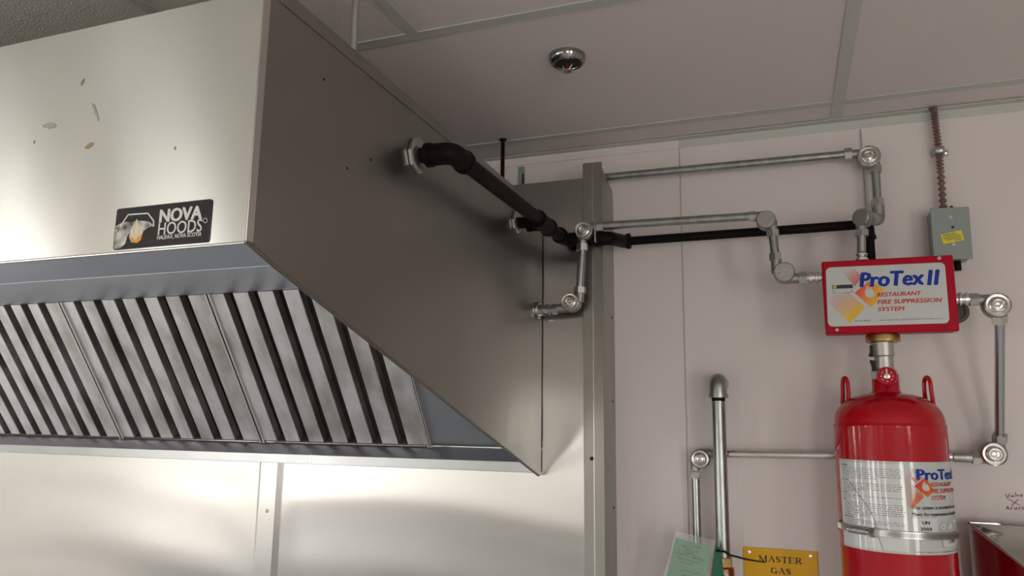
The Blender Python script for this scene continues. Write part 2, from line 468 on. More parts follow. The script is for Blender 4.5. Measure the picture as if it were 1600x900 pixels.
# ------------------------------------------------------------------ the hood
XH = -.507; XHL = -3.30
hood = thing('range_hood', (-1.9, -.6, 1.63), 'long stainless steel grease hood with slanted end and baffle filters', 'range hood')
ZT, ZF = 2.219, 1.922
YF = -1.100
part('front_panel', MB().slab([(XHL, YF, ZF), (XHL, YF, 2.2025), (XHL, -1.077, ZT), (XHL, -1.0755, ZT - .001), (XHL, YF + .0015, 2.2015), (XHL, YF + .0015, ZF)], (XH - .0015 - XHL, 0, 0)), 'steel_front', hood, bevel=.0004)
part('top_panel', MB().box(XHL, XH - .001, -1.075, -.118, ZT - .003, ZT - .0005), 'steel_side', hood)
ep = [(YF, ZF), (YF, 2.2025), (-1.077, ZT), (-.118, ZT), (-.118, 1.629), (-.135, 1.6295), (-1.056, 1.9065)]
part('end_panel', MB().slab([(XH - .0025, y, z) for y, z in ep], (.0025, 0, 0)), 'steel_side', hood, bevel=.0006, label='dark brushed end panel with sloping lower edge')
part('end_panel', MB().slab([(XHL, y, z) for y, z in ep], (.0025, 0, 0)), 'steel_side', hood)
# rolled hem along the sloping edge, top flange line, front corner fold
part('edge_hem', MB().tube([(XH, YF + .003, ZF), (XH, -1.056, 1.9075), (XH, -.137, 1.6305)], .0026, 8), 'steel_side', hood)
part('top_flange', MB().box(XH, XH + .0012, -1.074, -.122, ZT - .018, ZT), 'steel_side', hood, bevel=.0004)
part('corner_fold', MB().box(XH - .001, XH + .0008, YF - .0012, YF + .010, ZF + .002, 2.200), 'steel_trim', hood, bevel=.0004)
part('front_hem', MB().cyl((XHL + .002, YF + .0008, ZF + .0003), (XH - .002, YF + .0008, ZF + .0003), .0016, 10), 'steel_trim', hood)
# underside lip and soffit
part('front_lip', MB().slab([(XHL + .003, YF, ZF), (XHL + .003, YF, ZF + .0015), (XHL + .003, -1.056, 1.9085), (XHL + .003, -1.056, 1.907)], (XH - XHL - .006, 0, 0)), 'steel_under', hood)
th = 55.5 * D2R
FB = Vector((0, -.147, 1.684)); FU = Vector((0, -math.cos(th), math.sin(th))); FN = Vector((0, -math.sin(th), -math.cos(th)))
FL = .405
def fp(x, s, n): return Vector((x, 0, 0)) + FB + FU * s + FN * n
ft = fp(0, FL, 0)
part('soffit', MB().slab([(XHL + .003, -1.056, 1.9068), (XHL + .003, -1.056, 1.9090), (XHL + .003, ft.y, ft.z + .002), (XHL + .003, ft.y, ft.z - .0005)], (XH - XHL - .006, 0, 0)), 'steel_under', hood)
# rear grease rail
rl = [(-.165, 1.6375), (-.165, 1.659), (-.146, 1.6835), (-.135, 1.6835), (-.119, 1.66), (-.119, 1.636)]
part('grease_trough', MB().slab([(XHL + .003, y, z) for y, z in rl], (XH - XHL - .006, 0, 0)), 'steel_trough', hood, bevel=.0008)
# blank filler at the right of the filters
fl = MB().slab([fp(-.7575, -.002, -.010), fp(XH - .003, -.002, -.010), fp(XH - .003, FL, -.010), fp(-.7575, FL, -.010)], FN * .0015)
part('blank_panel', fl, mat('blue_grey_steel', (.36, .39, .43), .42, 1), hood)
part('filter_stop', MB().slab([fp(-.7570, 0, -.009), fp(-.7545, 0, -.009), fp(-.7545, FL, -.009), fp(-.7570, FL, -.009)], FN * .012), 'steel_trim', hood)
# filters: each a frame of raised slats over a dark back
def slat_mb(x0, x1, dz=.020):
    mb = MB()
    a = [fp(x0, .006, -dz), fp(x0, .006, -.0012), fp(x0 + .0012, .006, 0), fp(x1 - .0012, .006, 0), fp(x1, .006, -.0012), fp(x1, .006, -dz), fp(x1 - .0015, .006, -dz), fp(x1 - .0015, .006, -.0018), fp(x0 + .0015, .006, -.0018), fp(x0 + .0015, .006, -dz)]
    return mb.slab(a, FU * (FL - .008))
def make_filter(x0, x1, n, lab):
    """n slats between frame edges"""
    back = MB().slab([fp(x0 + .002, 0, -.040), fp(x1 - .002, 0, -.040), fp(x1 - .002, FL, -.040), fp(x0 + .002, FL, -.040)], FN * .002)
    pitch = (x1 - x0 + .0100) / n
    f = part('baffle_filter', back, 'baffle_dark', hood, label=lab)
    gap = .0258
    for i in range(n):
        a = x0 + pitch * i; b = a + pitch - gap
        if i == 0: a = x0 + .001
        if i == n - 1: b = x1 - .001
        part('slat', slat_mb(a, b), 'baffle', f)
    for i in range(n - 1):       # rear channels, open towards the gaps
        a = x0 + pitch * (i + 1) - gap
        part('rear_channel', MB().slab([fp(a - .008, .004, -.032), fp(a + gap + .008, .004, -.032), fp(a + gap + .008, FL - .004, -.032), fp(a - .008, FL - .004, -.032)], FN * .0015), 'baffle_dark', f)
    for xa in (x0, x1 - .0055):
        part('frame_edge', MB().slab([fp(xa, 0, -.02), fp(xa + .0055, 0, -.02), fp(xa + .0055, FL, -.02), fp(xa, FL, -.02)], FN * .0235), 'steel_trim', f)
    part('frame_end', MB().slab([fp(x0, 0, -.034), fp(x1, 0, -.034), fp(x1, .005, -.034), fp(x0, .005, -.034)], FN * .030), 'baffle_dark', f)
make_filter(-1.2125, -.7585, 7, 'rightmost of the baffle filters, cut by the end panel')
make_filter(-1.6645, -1.2165, 7, 'second baffle filter from the right')
make_filter(-2.1400, -1.6685, 8, 'third baffle filter from the right with bluish sheen')
make_filter(-2.5940, -2.1440, 7, 'leftmost baffle filter')
make_filter(-3.0500, -2.5980, 7, 'baffle filter beyond the left edge')
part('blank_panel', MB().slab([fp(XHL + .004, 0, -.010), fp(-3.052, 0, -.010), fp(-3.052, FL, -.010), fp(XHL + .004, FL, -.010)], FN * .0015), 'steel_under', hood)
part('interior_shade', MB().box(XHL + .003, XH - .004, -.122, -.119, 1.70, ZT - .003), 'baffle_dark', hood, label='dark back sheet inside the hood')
# two small seams in the trough, as folded joints
part('trough_seam', MB().box(-1.0625, -1.0615, -.1662, -.160, 1.6375, 1.660), 'steel_trim', hood)
# marks on the front sheet (grease smears that belong to the sheet)
def blob(cx, cz, rx, rz, rot, y):
    pts = []
    for i in range(12):
        t = i * math.pi / 6; r = 1 + random.uniform(-.25, .25)
        a, b = rx * math.cos(t) * r, rz * math.sin(t) * r
        pts.append((cx + a * math.cos(rot) - b * math.sin(rot), y, cz + a * math.sin(rot) + b * math.cos(rot)))
    return MB().add(pts, [list(range(12))[::-1]])
for cx, cz, rx, rz, ro, mt_ in ((-.7605, 2.133, .0024, .0050, -.4, 'stain'), (-.7345, 2.093, .0018, .0145, .5, 'stain_grey'), (-.737, 2.052, .0075, .0030, .35, 'stain'), (-.806, 2.085, .0105, .0038, -.1, 'stain_grey'), (-.828, 2.067, .0010, .0022, 0, 'stain'), (-.611, 2.034, .0008, .0022, 0, 'stain')):
    part('smear', blob(cx, cz, rx, rz, ro, YF - .0004), mt_, hood)
# end-panel specks
for y, z, r in ((-.870, 2.088, .0022), (-.925, 2.058, .0016), (-.985, 2.150, .0018)):
    part('speck', MB().cyl((XH, y, z), (XH + .0006, y, z), r, 8), 'skin_dark', hood)

# badge on the front
BW, BH = .1300, .0465
bo = Vector((-.6838, YF - .0002, 1.9252))
def bpt(off): return flat(bo, (1, 0, 0), (0, 0, 1), off)
def bc(x, y):     # artwork units (from the printed badge, 0..1 across, 0..1 up)
    yt = 285 - (x - 325) * .110; yb = 610 - (x - 300) * .0885
    xl = 325 - (y - 285) * .077; xr = 1068 - (y - 200) * .075
    return ((x - xl) / (xr - xl) * BW, (yb - y) / (yb - yt) * BH)
def rrect(w, h, r, k=5):
    pts = []
    for cx, cy, a0 in ((w - r, r, -90), (w - r, h - r, 0), (r, h - r, 90), (r, r, 180)):
        for i in range(k + 1):
            a = (a0 + 90 * i / k) * D2R; pts.append((cx + r * math.cos(a), cy + r * math.sin(a)))
    return pts
F = bpt(0)
badge = part('badge', MB().slab([F(u, v) for u, v in rrect(BW, BH, .003)], (0, -.0012, 0)), 'badge_black', hood, label='black badge reading NOVA HOODS, HALIFAX, NOVA SCOTIA')
G = bpt(.00145); G2 = bpt(.0016)
def btext(t, x0, x1, y0, y1, bold=0, shear=0, fn=None):
    a = bc(x0, y1); b = bc(x1, y0); c_ = bc(x0, y0)
    g = fn or G
    return text_mb(t, b[0] - a[0], c_[1] - a[1], lambda u, v: g(u + a[0], v + a[1]), bold, shear)
part('lettering', join(btext('NOVA', 672, 995, 292, 392, .05), btext('HOODS', 660, 998, 396, 492, .012)), 'white_print', badge)
part('lettering', btext('HALIFAX, NOVA SCOTIA', 655, 992, 495, 531, .03), 'white_print', badge)
ring = [bc(1020 + 15 * math.cos(t), 375 + 18 * math.sin(t)) for t in [i * math.pi / 6 for i in range(13)]]
part('emblem_line', join(ribbon([[bc(358, 420), bc(420, 330), bc(578, 318), bc(625, 378), bc(625, 420)]], .0016, G), ribbon([ring], .0007, G)), 'white_print', badge)
sm = [(310, 430), (345, 405), (400, 385), (450, 392), (490, 375), (540, 378), (590, 385), (628, 415), (585, 430), (548, 455), (530, 500), (440, 470), (415, 500), (400, 560), (350, 600), (308, 600), (305, 520)]
part('smoke_print', poly2([bc(*p) for p in sm][::-1], bpt(.0013)), 'smoke', badge)
fo = [(490, 362), (515, 410), (535, 450), (535, 500), (515, 540), (485, 552), (450, 545), (432, 505), (445, 450), (470, 405)]
part('flame_print', poly2([bc(*p) for p in fo][::-1], G), 'flame_cream', badge)
fo = [(436, 500), (460, 510), (484, 535), (505, 505), (536, 480), (530, 525), (500, 552), (455, 548)]
part('flame_print', join(poly2([bc(*p) for p in fo][::-1], G2), ribbon([[bc(490, 375), bc(470, 440), bc(478, 520)], [bc(492, 380), bc(520, 440), bc(500, 500), bc(478, 530)]], .0004, G2)), 'flame_orange', badge)
rv = Vector(G(*bc(332, 450)))
part('rivet', MB().lathe([(0, 0), (.0030, 0), (.0030, .0008), (.0012, .0018), (0, .0019)], rv, (0, -1, 0), 14), 'stain', badge)

# ------------------------------------------------------------------ hanger rods, bracket
hr = part('hanger_rod', MB().cyl((-.533, -.885, ZT - .002), (-.533, -.885, ZC), .0052, 12), 'zinc', org=(-.533, -.885, ZT))
tag(hr, 'shiny threaded hanger rod from ceiling to front of the steel hood', 'rod')
t = thing('hanger_rod', (-.601, -.112, 2.18), 'dark hanger rod dropping through ceiling tile behind the hood', 'rod')
part('rod', MB().cyl((-.601, -.134, 2.2195), (-.601, -.134, ZC), .0048, 12), 'iron', t)
part('plate', MB().cyl((-.601, -.134, ZC - .003), (-.601, -.134, ZC - .0005), .0095, 7), 'iron', t)
t = thing('wall_bracket', (-.595, 0, 2.30), 'small grey metal bracket on white wall above steel panel', 'bracket')
part('plate', MB().box(-.6075, -.592, -.006, 0, 2.27, 2.3735), 'grey_paint', t)
part('slot', MB().box(-.5965, -.592, -.008, -.0062, 2.30, 2.3530), 'skin_dark', t)

# ------------------------------------------------------------------ sprinkler head
sp = thing('sprinkler_head', (-.3462, -.4778, ZC), 'chrome recessed fire sprinkler head in white ceiling tile', 'sprinkler')
c = Vector((-.3462, -.4778, ZC))
part('escutcheon', MB().lathe([(.0215, .001), (.0215, -.012), (.0225, -.0145), (.0275, -.0145), (.0315, -.010), (.0335, -.002), (.0335, .001)], c, (0, 0, 1), 40), mat('dark_chrome', (.30, .29, .28), .15, 1), sp)
part('cup', MB().lathe([(.0218, -.013), (.0214, -.004), (.012, .0002), (0, .0002)], c, (0, 0, 1), 32), 'skin_dark', sp)
part('frame_arm', join(MB().tube([c + Vector((-.009, 0, -.002)), c + Vector((-.0095, 0, -.014)), c + Vector((-.002, 0, -.027))], .0016, 8, bend=.006), MB().tube([c + Vector((.009, 0, -.002)), c + Vector((.0095, 0, -.014)), c + Vector((.002, 0, -.027))], .0016, 8, bend=.006)), 'chrome', sp)
part('glass_bulb', MB().cyl(c + Vector((0, 0, -.003)), c + Vector((0, 0, -.023)), .0018, 10), 'red_glass', sp)
df = MB().cyl(c + Vector((0, 0, -.0285)), c + Vector((0, 0, -.0275)), .0075, 24)
for i in range(18):
    a = i * 20 * D2R
    df.slab([c + Vector((math.cos(a + q) * r, math.sin(a + q) * r, -.0285)) for q, r in ((-.07, .0070), (-.05, .0118), (.05, .0118), (.07, .0070))], (0, 0, .001))
part('deflector', df, 'chrome', sp)

# ------------------------------------------------------------------ conduit fittings
def hexnut(a, b, r=.0135): return MB().cyl(a, b, r, 6)
def pull(c, arms, parent, style='ring', r=.0228, face=(0, -1, 0), depth=.026):
    """corner pulley elbow: round housing, tangential stubs, round cover"""
    c = Vector(c); f = Vector(face)
    body = MB().lathe([(0, -depth / 2), (r * .93, -depth / 2), (r, -depth / 2 + .003), (r, depth / 2 - .004), (r * .95, depth / 2)], c, f, 40)
    e = part('pulley_elbow', body, 'cast', parent)
    for a, b in arms:
        part('stub', MB().cyl(a, b, .0100, 20), 'cast', e)
    if style == 'ring':
        cv = MB().lathe([(r * .97, 0), (r * .98, .0030), (r * .90, .0044), (r * .84, .0030), (r * .70, .0026), (r * .64, .0042), (r * .56, .0048), (r * .50, .0026), (r * .40, .0016), (r * .34, .0040), (r * .20, .0046), (r * .17, .0020), (0, .0016)], c + f * (depth / 2 - .001), f, 44)
        part('cover', cv, 'ring_zinc', e, label='round cover with pressed concentric rings')
    else:
        cv = MB().lathe([(r * .94, 0), (r * .94, .0010), (r * .88, .0022), (0, .0022)], c + f * (depth / 2 - .0005), f, 40)
        part('cover', cv, 'cast', e, label='plain dull grey cover')
    return e
PR = .0088

# Run A: top conduit along the wall from behind the steel panel down to the top of the control box
A = thing('detection_conduit', (-.1, -.04, 2.31), 'topmost galvanised conduit under ceiling, turning down to top of red box', 'conduit', )
part('pipe', MB().cyl((-.415, -.04, 2.3125), (.146, -.04, 2.3098), PR), 'galv', A)
part('compression_nut', hexnut((.139, -.04, 2.3098), (.153, -.04, 2.3098)), 'zinc', A)
pull((.1844, -.04, 2.2970), [((.150, -.04, 2.3085), (.1844, -.04, 2.3075)), ((.1955, -.04, 2.2970), (.1955, -.04, 2.272))], A)
part('compression_nut', hexnut((.1955, -.04, 2.279), (.1955, -.04, 2.264)), 'zinc', A)
part('pipe', MB().cyl((.1955, -.04, 2.266), (.1955, -.04, 2.196), PR), 'galv', A)
part('compression_nut', hexnut((.1955, -.04, 2.206), (.1955, -.04, 2.191)), 'zinc', A)
el = part('pulley_elbow', MB().tube([(.1955, -.04, 2.194), (.1955, -.04, 2.163), (.186, -.060, 2.158)], [.0108] * 20 if False else .0122, 18, bend=.016), 'cast', A)
pull((.1565, -.145, 2.142), [((.1515, -.145, 2.146), (.1515, -.145, 2.112))], A, 'plain', r=.0175, face=(-.55, -.83, 0), depth=.024)
part('coupling', MB().lathe([(.0102, 0), (.0102, .02), (.0118, .022), (.0118, .040), (.0098, .044), (.0098, .055), (.0122, .058), (.0122, .085), (.0100, .090)], (.1600, -.136, 2.148), Vector((.026, .078, .012)), 22), 'zinc', A)
part('compression_nut', hexnut((.1515, -.145, 2.118), (.1510, -.145, 2.106)), 'zinc', A)
part('pipe', MB().cyl((.1508, -.145, 2.110), (.1488, -.145, 2.074), .0082), 'galv', A)
part('coupling', MB().lathe([(.0092, 0), (.0118, .002), (.0118, .006), (.0092, .008), (.0088, .010), (.0108, .012), (.0108, .0155)], (.1484, -.145, 2.0560), (0, 0, 1), 24), 'chrome', A)

# Run B: from hood end panel up to corner pulley, along the wall, down to left side of the control box
B = thing('detection_conduit', (-.2, -.15, 2.16), 'middle galvanised conduit from hood side stepping down to left side of red box', 'conduit')
yb = -.150
part('locknut', MB().lathe([(.012, 0), (.0195, 0), (.0195, .003), (.017, .005), (.012, .005)], (XH + .001, yb, 1.985), (1, 0, 0), 16), 'chrome', B)
part('compression_nut', hexnut((-.5005, yb, 1.985), (-.491, yb, 1.985), .0132), 'chrome', B)
part('coupling', MB().lathe([(.0092, 0), (.0092, .003), (.0125, .004), (.0125, .013), (.0095, .014), (.0095, .020)], (-.492, yb, 1.985), (1, 0, 0), 8), 'zinc', B)
part('compression_nut', hexnut((-.473, yb, 1.985), (-.461, yb, 1.986), .0125), 'zinc', B)
pull((-.4296, yb, 1.9988), [((-.462, yb, 1.9865), (-.4296, yb, 1.988)), ((-.4115, yb, 1.9988), (-.4112, yb, 2.024))], B, r=.0205)
part('compression_nut', hexnut((-.4112, yb, 2.019), (-.4110, yb, 2.032)), 'zinc', B)
part('pipe', MB().cyl((-.4110, yb, 2.028), (-.4050, yb, 2.117), .0082), 'galv', B)
part('compression_nut', hexnut((-.4052, yb, 2.113), (-.4045, yb, 2.128)), 'zinc', B)
pull((-.3989, yb, 2.1552), [((-.4045, yb, 2.150), (-.4045, yb, 2.124)), ((-.3989, yb, 2.163), (-.372, yb, 2.165))], B, r=.0205)
part('bracket_plate', MB().box(-.3752, -.3722, yb - .013, PY - .0005, 2.128, 2.180), 'zinc', B, bevel=.001)
part('compression_nut', hexnut((-.3715, yb, 2.1653), (-.357, yb, 2.1653)), 'zinc', B)
part('pipe', MB().cyl((-.362, yb, 2.1653), (-.049, yb, 2.1612), PR), 'galv', B)
part('compression_nut', hexnut((-.055, yb, 2.1613), (-.042, yb, 2.1610), .0108), 'zinc', B)
pull((-.0227, yb, 2.1497), [((-.045, yb, 2.160), (-.0227, yb, 2.1595)), ((-.0115, yb, 2.1497), (-.0115, yb, 2.122))], B, 'plain', r=.0190)
part('compression_nut', hexnut((-.0115, yb, 2.129), (-.0112, yb, 2.116)), 'zinc', B)
part('pipe', MB().cyl((-.0112, yb, 2.118), (-.0082, yb, 2.075), .0085), 'galv', B)
part('compression_nut', hexnut((-.0085, yb, 2.081), (-.0082, yb, 2.067)), 'zinc', B)
pull((.0068, yb, 2.0405), [((-.0075, yb, 2.070), (-.0075, yb, 2.0405)), ((.0068, yb, 2.0285), (.034, yb, 2.0285))], B, 'plain', r=.0205)
part('compression_nut', hexnut((.034, yb, 2.0285), (.048, yb, 2.0283)), 'zinc', B)
part('coupling', MB().lathe([(.0085, 0), (.0085, .004), (.0118, .005), (.0118, .012), (.0088, .013), (.0088, .016), (.0112, .017), (.0112, .022), (.0090, .023), (.0090, .030)], (.046, yb, 2.0283), (1, 0, 0), 24), 'chrome', B)

# Run C: right side of the box, rod down, then along the wall behind the cylinder to the pulley by the gas pipe
Cc = thing('detection_conduit', (.36, -.1, 1.7), 'lower galvanised conduit from right side of red box passing behind red cylinder', 'conduit')
yc = -.145
part('coupling', MB().lathe([(.0090, 0), (.0120, .001), (.0120, .004), (.0090, .005), (.0128, .008), (.0128, .012), (.0095, .014), (.0095, .016), (.0120, .017), (.0120, .022), (.0095, .023), (.0095, .028)], (.2972, yc, 1.9755), (1, 0, 0), 24), 'chrome', Cc)
part('compression_nut', hexnut((.322, yc, 1.9745), (.336, yc, 1.9742), .0126), 'zinc', Cc)
pull((.3632, yc, 1.9613), [((.335, yc, 1.9735), (.3632, yc, 1.9725)), ((.3680, yc, 1.9613), (.3680, yc, 1.940))], Cc, r=.0222)
part('compression_nut', hexnut((.3672, yc, 1.944), (.3680, yc + .006, 1.931), .0135), 'chrome', Cc)
part('pipe', MB().cyl((.3680, yc + .004, 1.934), (.3710, -.047, 1.727), .0082), mat('bluish_conduit', (.46, .50, .52), .24, 1), Cc)
part('compression_nut', hexnut((.3710, -.050, 1.732), (.3711, -.043, 1.718), .0130), 'zinc', Cc)
pull((.3585, -.04, 1.6958), [((.3711, -.04, 1.720), (.3705, -.04, 1.6958)), ((.3585, -.04, 1.6865), (.336, -.04, 1.6875))], Cc, r=.0222)
part('compression_nut', hexnut((.338, -.04, 1.6875), (.324, -.04, 1.6878), .0130), 'zinc', Cc)
part('pipe', MB().cyl((.326, -.04, 1.6878), (.2935, -.038, 1.688), .0095), 'zinc', Cc)
part('pipe', MB().cyl((.296, -.032, 1.688), (-.150, -.028, 1.6812), .0082), 'chrome', Cc)
pull((-.1784, -.03, 1.6705), [((-.150, -.03, 1.6812), (-.1784, -.03, 1.6815)), ((-.1900, -.03, 1.6705), (-.1900, -.03, 1.646))], Cc, r=.0200)
part('compression_nut', hexnut((-.1580, -.03, 1.6812), (-.147, -.03, 1.6812), .0112), 'zinc', Cc)
part('compression_nut', hexnut((-.1900, -.03, 1.643), (-.1901, -.03, 1.629), .0130), 'zinc', Cc)
part('pipe', MB().cyl((-.1901, -.03, 1.632), (-.1902, -.03, 1.25), .0088), 'galv', Cc)

# ------------------------------------------------------------------ black iron gas pipe
gp = thing('iron_pipe', (-.45, -.45, 2.14), 'black iron pipe leaving hood side and running along wall behind red box', 'pipe')
gx = -.447
def washer(y, z, r=.0285):
    return MB().lathe([(.011, 0), (r, 0), (r, .005), (r * .88, .007), (.011, .007)], (XH + .001, y, z), (1, 0, 0), 8)
part('washer', washer(-.742, 2.137), 'zinc', gp, label='bright zinc locknut')
part('washer', washer(-.300, 2.147, .024), 'zinc', gp, label='bright zinc locknut')
part('nipple', MB().cyl((XH, -.742, 2.137), (gx, -.742, 2.135), .0118), 'iron', gp)
part('elbow', join(MB().tube([(-.482, -.742, 2.136), (gx, -.742, 2.135), (gx, -.700, 2.135)], .0165, 20, bend=.028), MB().cyl((-.489, -.742, 2.136), (-.481, -.742, 2.136), .0185), MB().cyl((gx, -.703, 2.135), (gx, -.695, 2.135), .0185)), 'iron', gp)
part('pipe', MB().cyl((gx, -.71, 2.135), (gx, -.19, 2.142), .0132), 'iron', gp)
part('tee', join(MB().cyl((gx, -.335, 2.139), (gx, -.262, 2.140), .0168), MB().cyl((gx, -.340, 2.139), (gx, -.332, 2.139), .0188), MB().cyl((gx, -.268, 2.140), (gx, -.260, 2.140), .0188), MB().cyl((gx, -.298, 2.140), (-.478, -.298, 2.143), .0162), MB().cyl((-.474, -.298, 2.143), (-.481, -.298, 2.143), .0182)), 'iron', gp)
part('nipple', MB().cyl((-.478, -.298, 2.144), (XH, -.298, 2.146), .0118), 'iron', gp)
yg = -.138
part('elbow', join(MB().tube([(gx, -.180, 2.143), (gx, yg, 2.143), (-.418, yg, 2.143)], .0150, 20, bend=.018), MB().cyl((gx, -.184, 2.143), (gx, -.177, 2.143), .0178), MB().cyl((-.421, yg, 2.143), (-.414, yg, 2.143), .0178)), 'iron', gp)
part('pipe', MB().cyl((-.425, yg, 2.143), (-.375, yg, 2.140), .0122), 'iron', gp)
part('elbow', join(MB().cyl((-.378, yg, 2.140), (-.371, yg, 2.140), .0178), MB().tube([(-.372, yg, 2.139), (-.348, yg, 2.140), (-.330, -.060, 2.1490), (-.322, -.058, 2.1495)], .0150, 20, bend=.02), MB().cyl((-.325, -.058, 2.1495), (-.317, -.058, 2.1495), .0178)), 'iron', gp)
part('pipe', MB().cyl((-.330, -.058, 2.1495), (.160, -.058, 2.1506), .0098), 'iron', gp)
part('elbow', join(MB().tube([(.150, -.058, 2.1506), (.172, -.058, 2.149), (.1727, -.058, 2.120)], .0118, 18, bend=.014), MB().cyl((.1727, -.058, 2.126), (.1727, -.058, 2.119), .0140)), 'iron', gp)
part('pipe', MB().cyl((.1727, -.058, 2.125), (.1727, -.058, 1.960), .0100), 'iron', gp)

# ------------------------------------------------------------------ red control box
bx0, bx1, bz0, bz1, by0, by1 = .0752, .2968, 1.9145, 2.0541, -.175, -.128
cb = thing('control_box', ((bx0 + bx1) / 2, by1, bz0), 'red metal control box above red cylinder, silver ProTex II front label'.replace('ProTex II ', ''), 'control box')
part('body', MB().box(bx0 + .002, bx1 - .002, by0 + .003, by1, bz0 + .001, bz1 - .001), 'red_box', cb, bevel=.002)
part('cover', MB().box(bx0, bx1, by0, by0 + .020, bz0, bz1), 'red_box', cb, bevel=.0025)
W_, H_ = bx1 - bx0, bz1 - bz0
def lb(x, y):      # artwork units on the cover: crop of the printed label -> metres from its lower left
    xl = 25 + (y - 172) * .0594; xr = 1255 + (y - 112) * .0918
    yt = 172 - (x - 25) * .0488; yb_ = 845 - (x - 65) * .0199
    return ((x - xl) / (xr - xl) * W_, (yb_ - y) / (yb_ - yt) * H_)
def bf(off): return flat((bx0, by0, bz0), (1, 0, 0), (0, 0, 1), off)
lab_pts = []
for cx, cy, a0 in ((112, 272, 180), (1140, 232, 90), (1180, 705, 0), (130, 730, -90)):
    for i in range(7):
        a = (a0 - 15 * i) * D2R
        r = 46
        lab_pts.append(lb(cx + r * math.cos(a), cy - r * math.sin(a)))
lab_pts = lab_pts[::-1]
f0 = bf(0)
lbl = part('label', MB().slab([f0(*p) for p in lab_pts], (0, -.0006, 0)), 'label_grey', cb, label='silver grey label reading ProTex II RESTAURANT FIRE SUPPRESSION SYSTEM'.replace('ProTex II ', ''))
h1 = bf(.0007); h2 = bf(.00082); h3 = bf(.00095)
def ltext(t, x0, x1, y0, y1, bold=0, shear=0, fn=None):
    """x0..x1 left and right of the word, y0 top-left, y1 bottom-left in artwork units"""
    a = lb(x0, y1); b = lb(x1, y0); c_ = lb(x0, y0)
    return text_mb(t, b[0] - a[0], c_[1] - a[1], lambda u, v: (fn or h2)(u + a[0], v + a[1]), bold, shear)
part('lettering', join(ltext('ProTex', 402, 990, 280, 412, .05, .16, h3), ltext('II', 1030, 1130, 258, 396, .03, .16, h3)), 'ink_blue', lbl)
part('lettering', join(ltext('RESTAURANT', 562, 972, 465, 503, .03, .22, h3), ltext('FIRE SUPPRESSION', 566, 1160, 532, 572, .03, .22, h3), ltext('SYSTEM', 570, 817, 600, 638, .03, .22, h3)), 'ink_red', lbl)
part('lettering', join(ltext('Part No. 380245', 350, 498, 719, 732, 0.01), ltext('Heiser Logistics Inc. • Canandaigua, New York 14424 • U.S.A.', 578, 1168, 714, 727, .01), ltext('SET', 128, 172, 461, 472, .02), ltext('OPERATED', 252, 338, 457, 468, .02), ltext('TM', 1142, 1162, 239, 245)), 'ink_grey', lbl)
# arrows under the slot
part('arrow', join(poly2([lb(142, 440), lb(133, 450), lb(151, 450)], h2), poly2([lb(318, 436), lb(309, 446), lb(327, 446)], h2)), 'ink', lbl)
gc = lb(300, 740); gt = lb(180, 400)
# tapering stripes: lower block runs down-right into a solid tip; upper block short of the gap
def gradm(name, p0, p1, c0, c1, og):
    a = Vector((p0[0], 0, p0[1])); b = Vector((p1[0], 0, p1[1])); dv = (b - a); L2 = dv.length
    dv.normalize()
    base = Vector((og[0], 0, og[2])) - ORG[cb.name]; base.y = 0
    sh = base.dot(dv) + a.dot(dv)
    return grad_mat(name, c0, c1, tuple(dv), sh, sh + L2)
OB = (bx0, 0, bz0)
m_str = gradm('stripe_print', lb(180, 430), lb(330, 660), (.55, .03, .03), (.74, .46, .015), OB)
m_dia = gradm('diamond_print', lb(395, 430), lb(570, 520), (.80, .05, .02), (.74, .45, .02), OB)
st = MB()
ns = 11
for i in range(ns):
    t0 = i / ns; t1 = (i + 1) / ns
    # near edge (solid tip) runs from (300,748) to (447,600); far end staggered
    ax, ay = 300 + 147 * t0, 748 - 148 * t0
    bx_, by_ = 300 + 147 * t1, 748 - 148 * t1
    ln = (215, 232, 238, 238, 232, 226, 220, 214, 206, 190, 168)[i]
    dx, dy = -.715 * ln, -.70 * ln
    k = .26
    mx_, my_ = (ax + bx_) / 2, (ay + by_) / 2
    # solid root then taper to a point
    st = join(st, poly2([lb(ax, ay), lb(bx_, by_), lb(bx_ + dx * k, by_ + dy * k), lb(ax + dx * k, ay + dy * k)], h1) if True else MB())
    pa = (ax + dx * k, ay + dy * k); pb = (bx_ + dx * k, by_ + dy * k)
    st = join(st, poly2([lb(*pa), lb(pa[0] + (pb[0] - pa[0]) * .78, pa[1] + (pb[1] - pa[1]) * .78), lb(ax + dx * 1.25 + 2, ay + dy * 1.25 - 2), lb(ax + dx * 1.25, ay + dy * 1.25)], h1))
part('stripes', st, m_str, lbl)
st = MB()
for i in range(6):
    ax, ay = 350 + 12 * i, 402 - 14 * i
    ln = (165, 170, 168, 165, 160, 140)[i]
    st = join(st, poly2([lb(ax, ay), lb(ax + 8.5, ay - 10), lb(ax + 8.5 - ln * .72, ay - 10 - ln * .70), lb(ax + 7.5 - ln * .72, ay - 9 - ln * .70)], h1))
part('stripes', st, 'ink_red', lbl)
dm = [(347, 465), (480, 360), (520, 385), (570, 393), (634, 440), (610, 458), (575, 520), (548, 560), (510, 592), (486, 590)]
part('diamond', poly2([lb(*p) for p in dm][::-1], h1), m_dia, lbl)
fm = [(469, 388), (475, 410), (492, 432), (494, 398), (512, 430), (538, 470), (534, 498), (510, 511), (470, 508), (450, 488), (445, 452), (456, 425)]
part('flame', poly2([lb(*p) for p in fm][::-1], h2), 'label_grey', lbl)
a_ = lb(124, 427); b_ = lb(330, 386)
part('window_slot', poly2([lb(124, 394), lb(128, 427), lb(330, 422), lb(328, 386)], h3), 'ink', cb)
part('indicator', MB().lathe([(0, 0), (.0040, 0), (.0036, .0008), (0, .0012)], f0(*lb(152, 410)) + Vector((0, -.0018, 0)), (0, -1, 0), 20), mat('yellow_indicator', (.42, .38, .10), .4), cb)
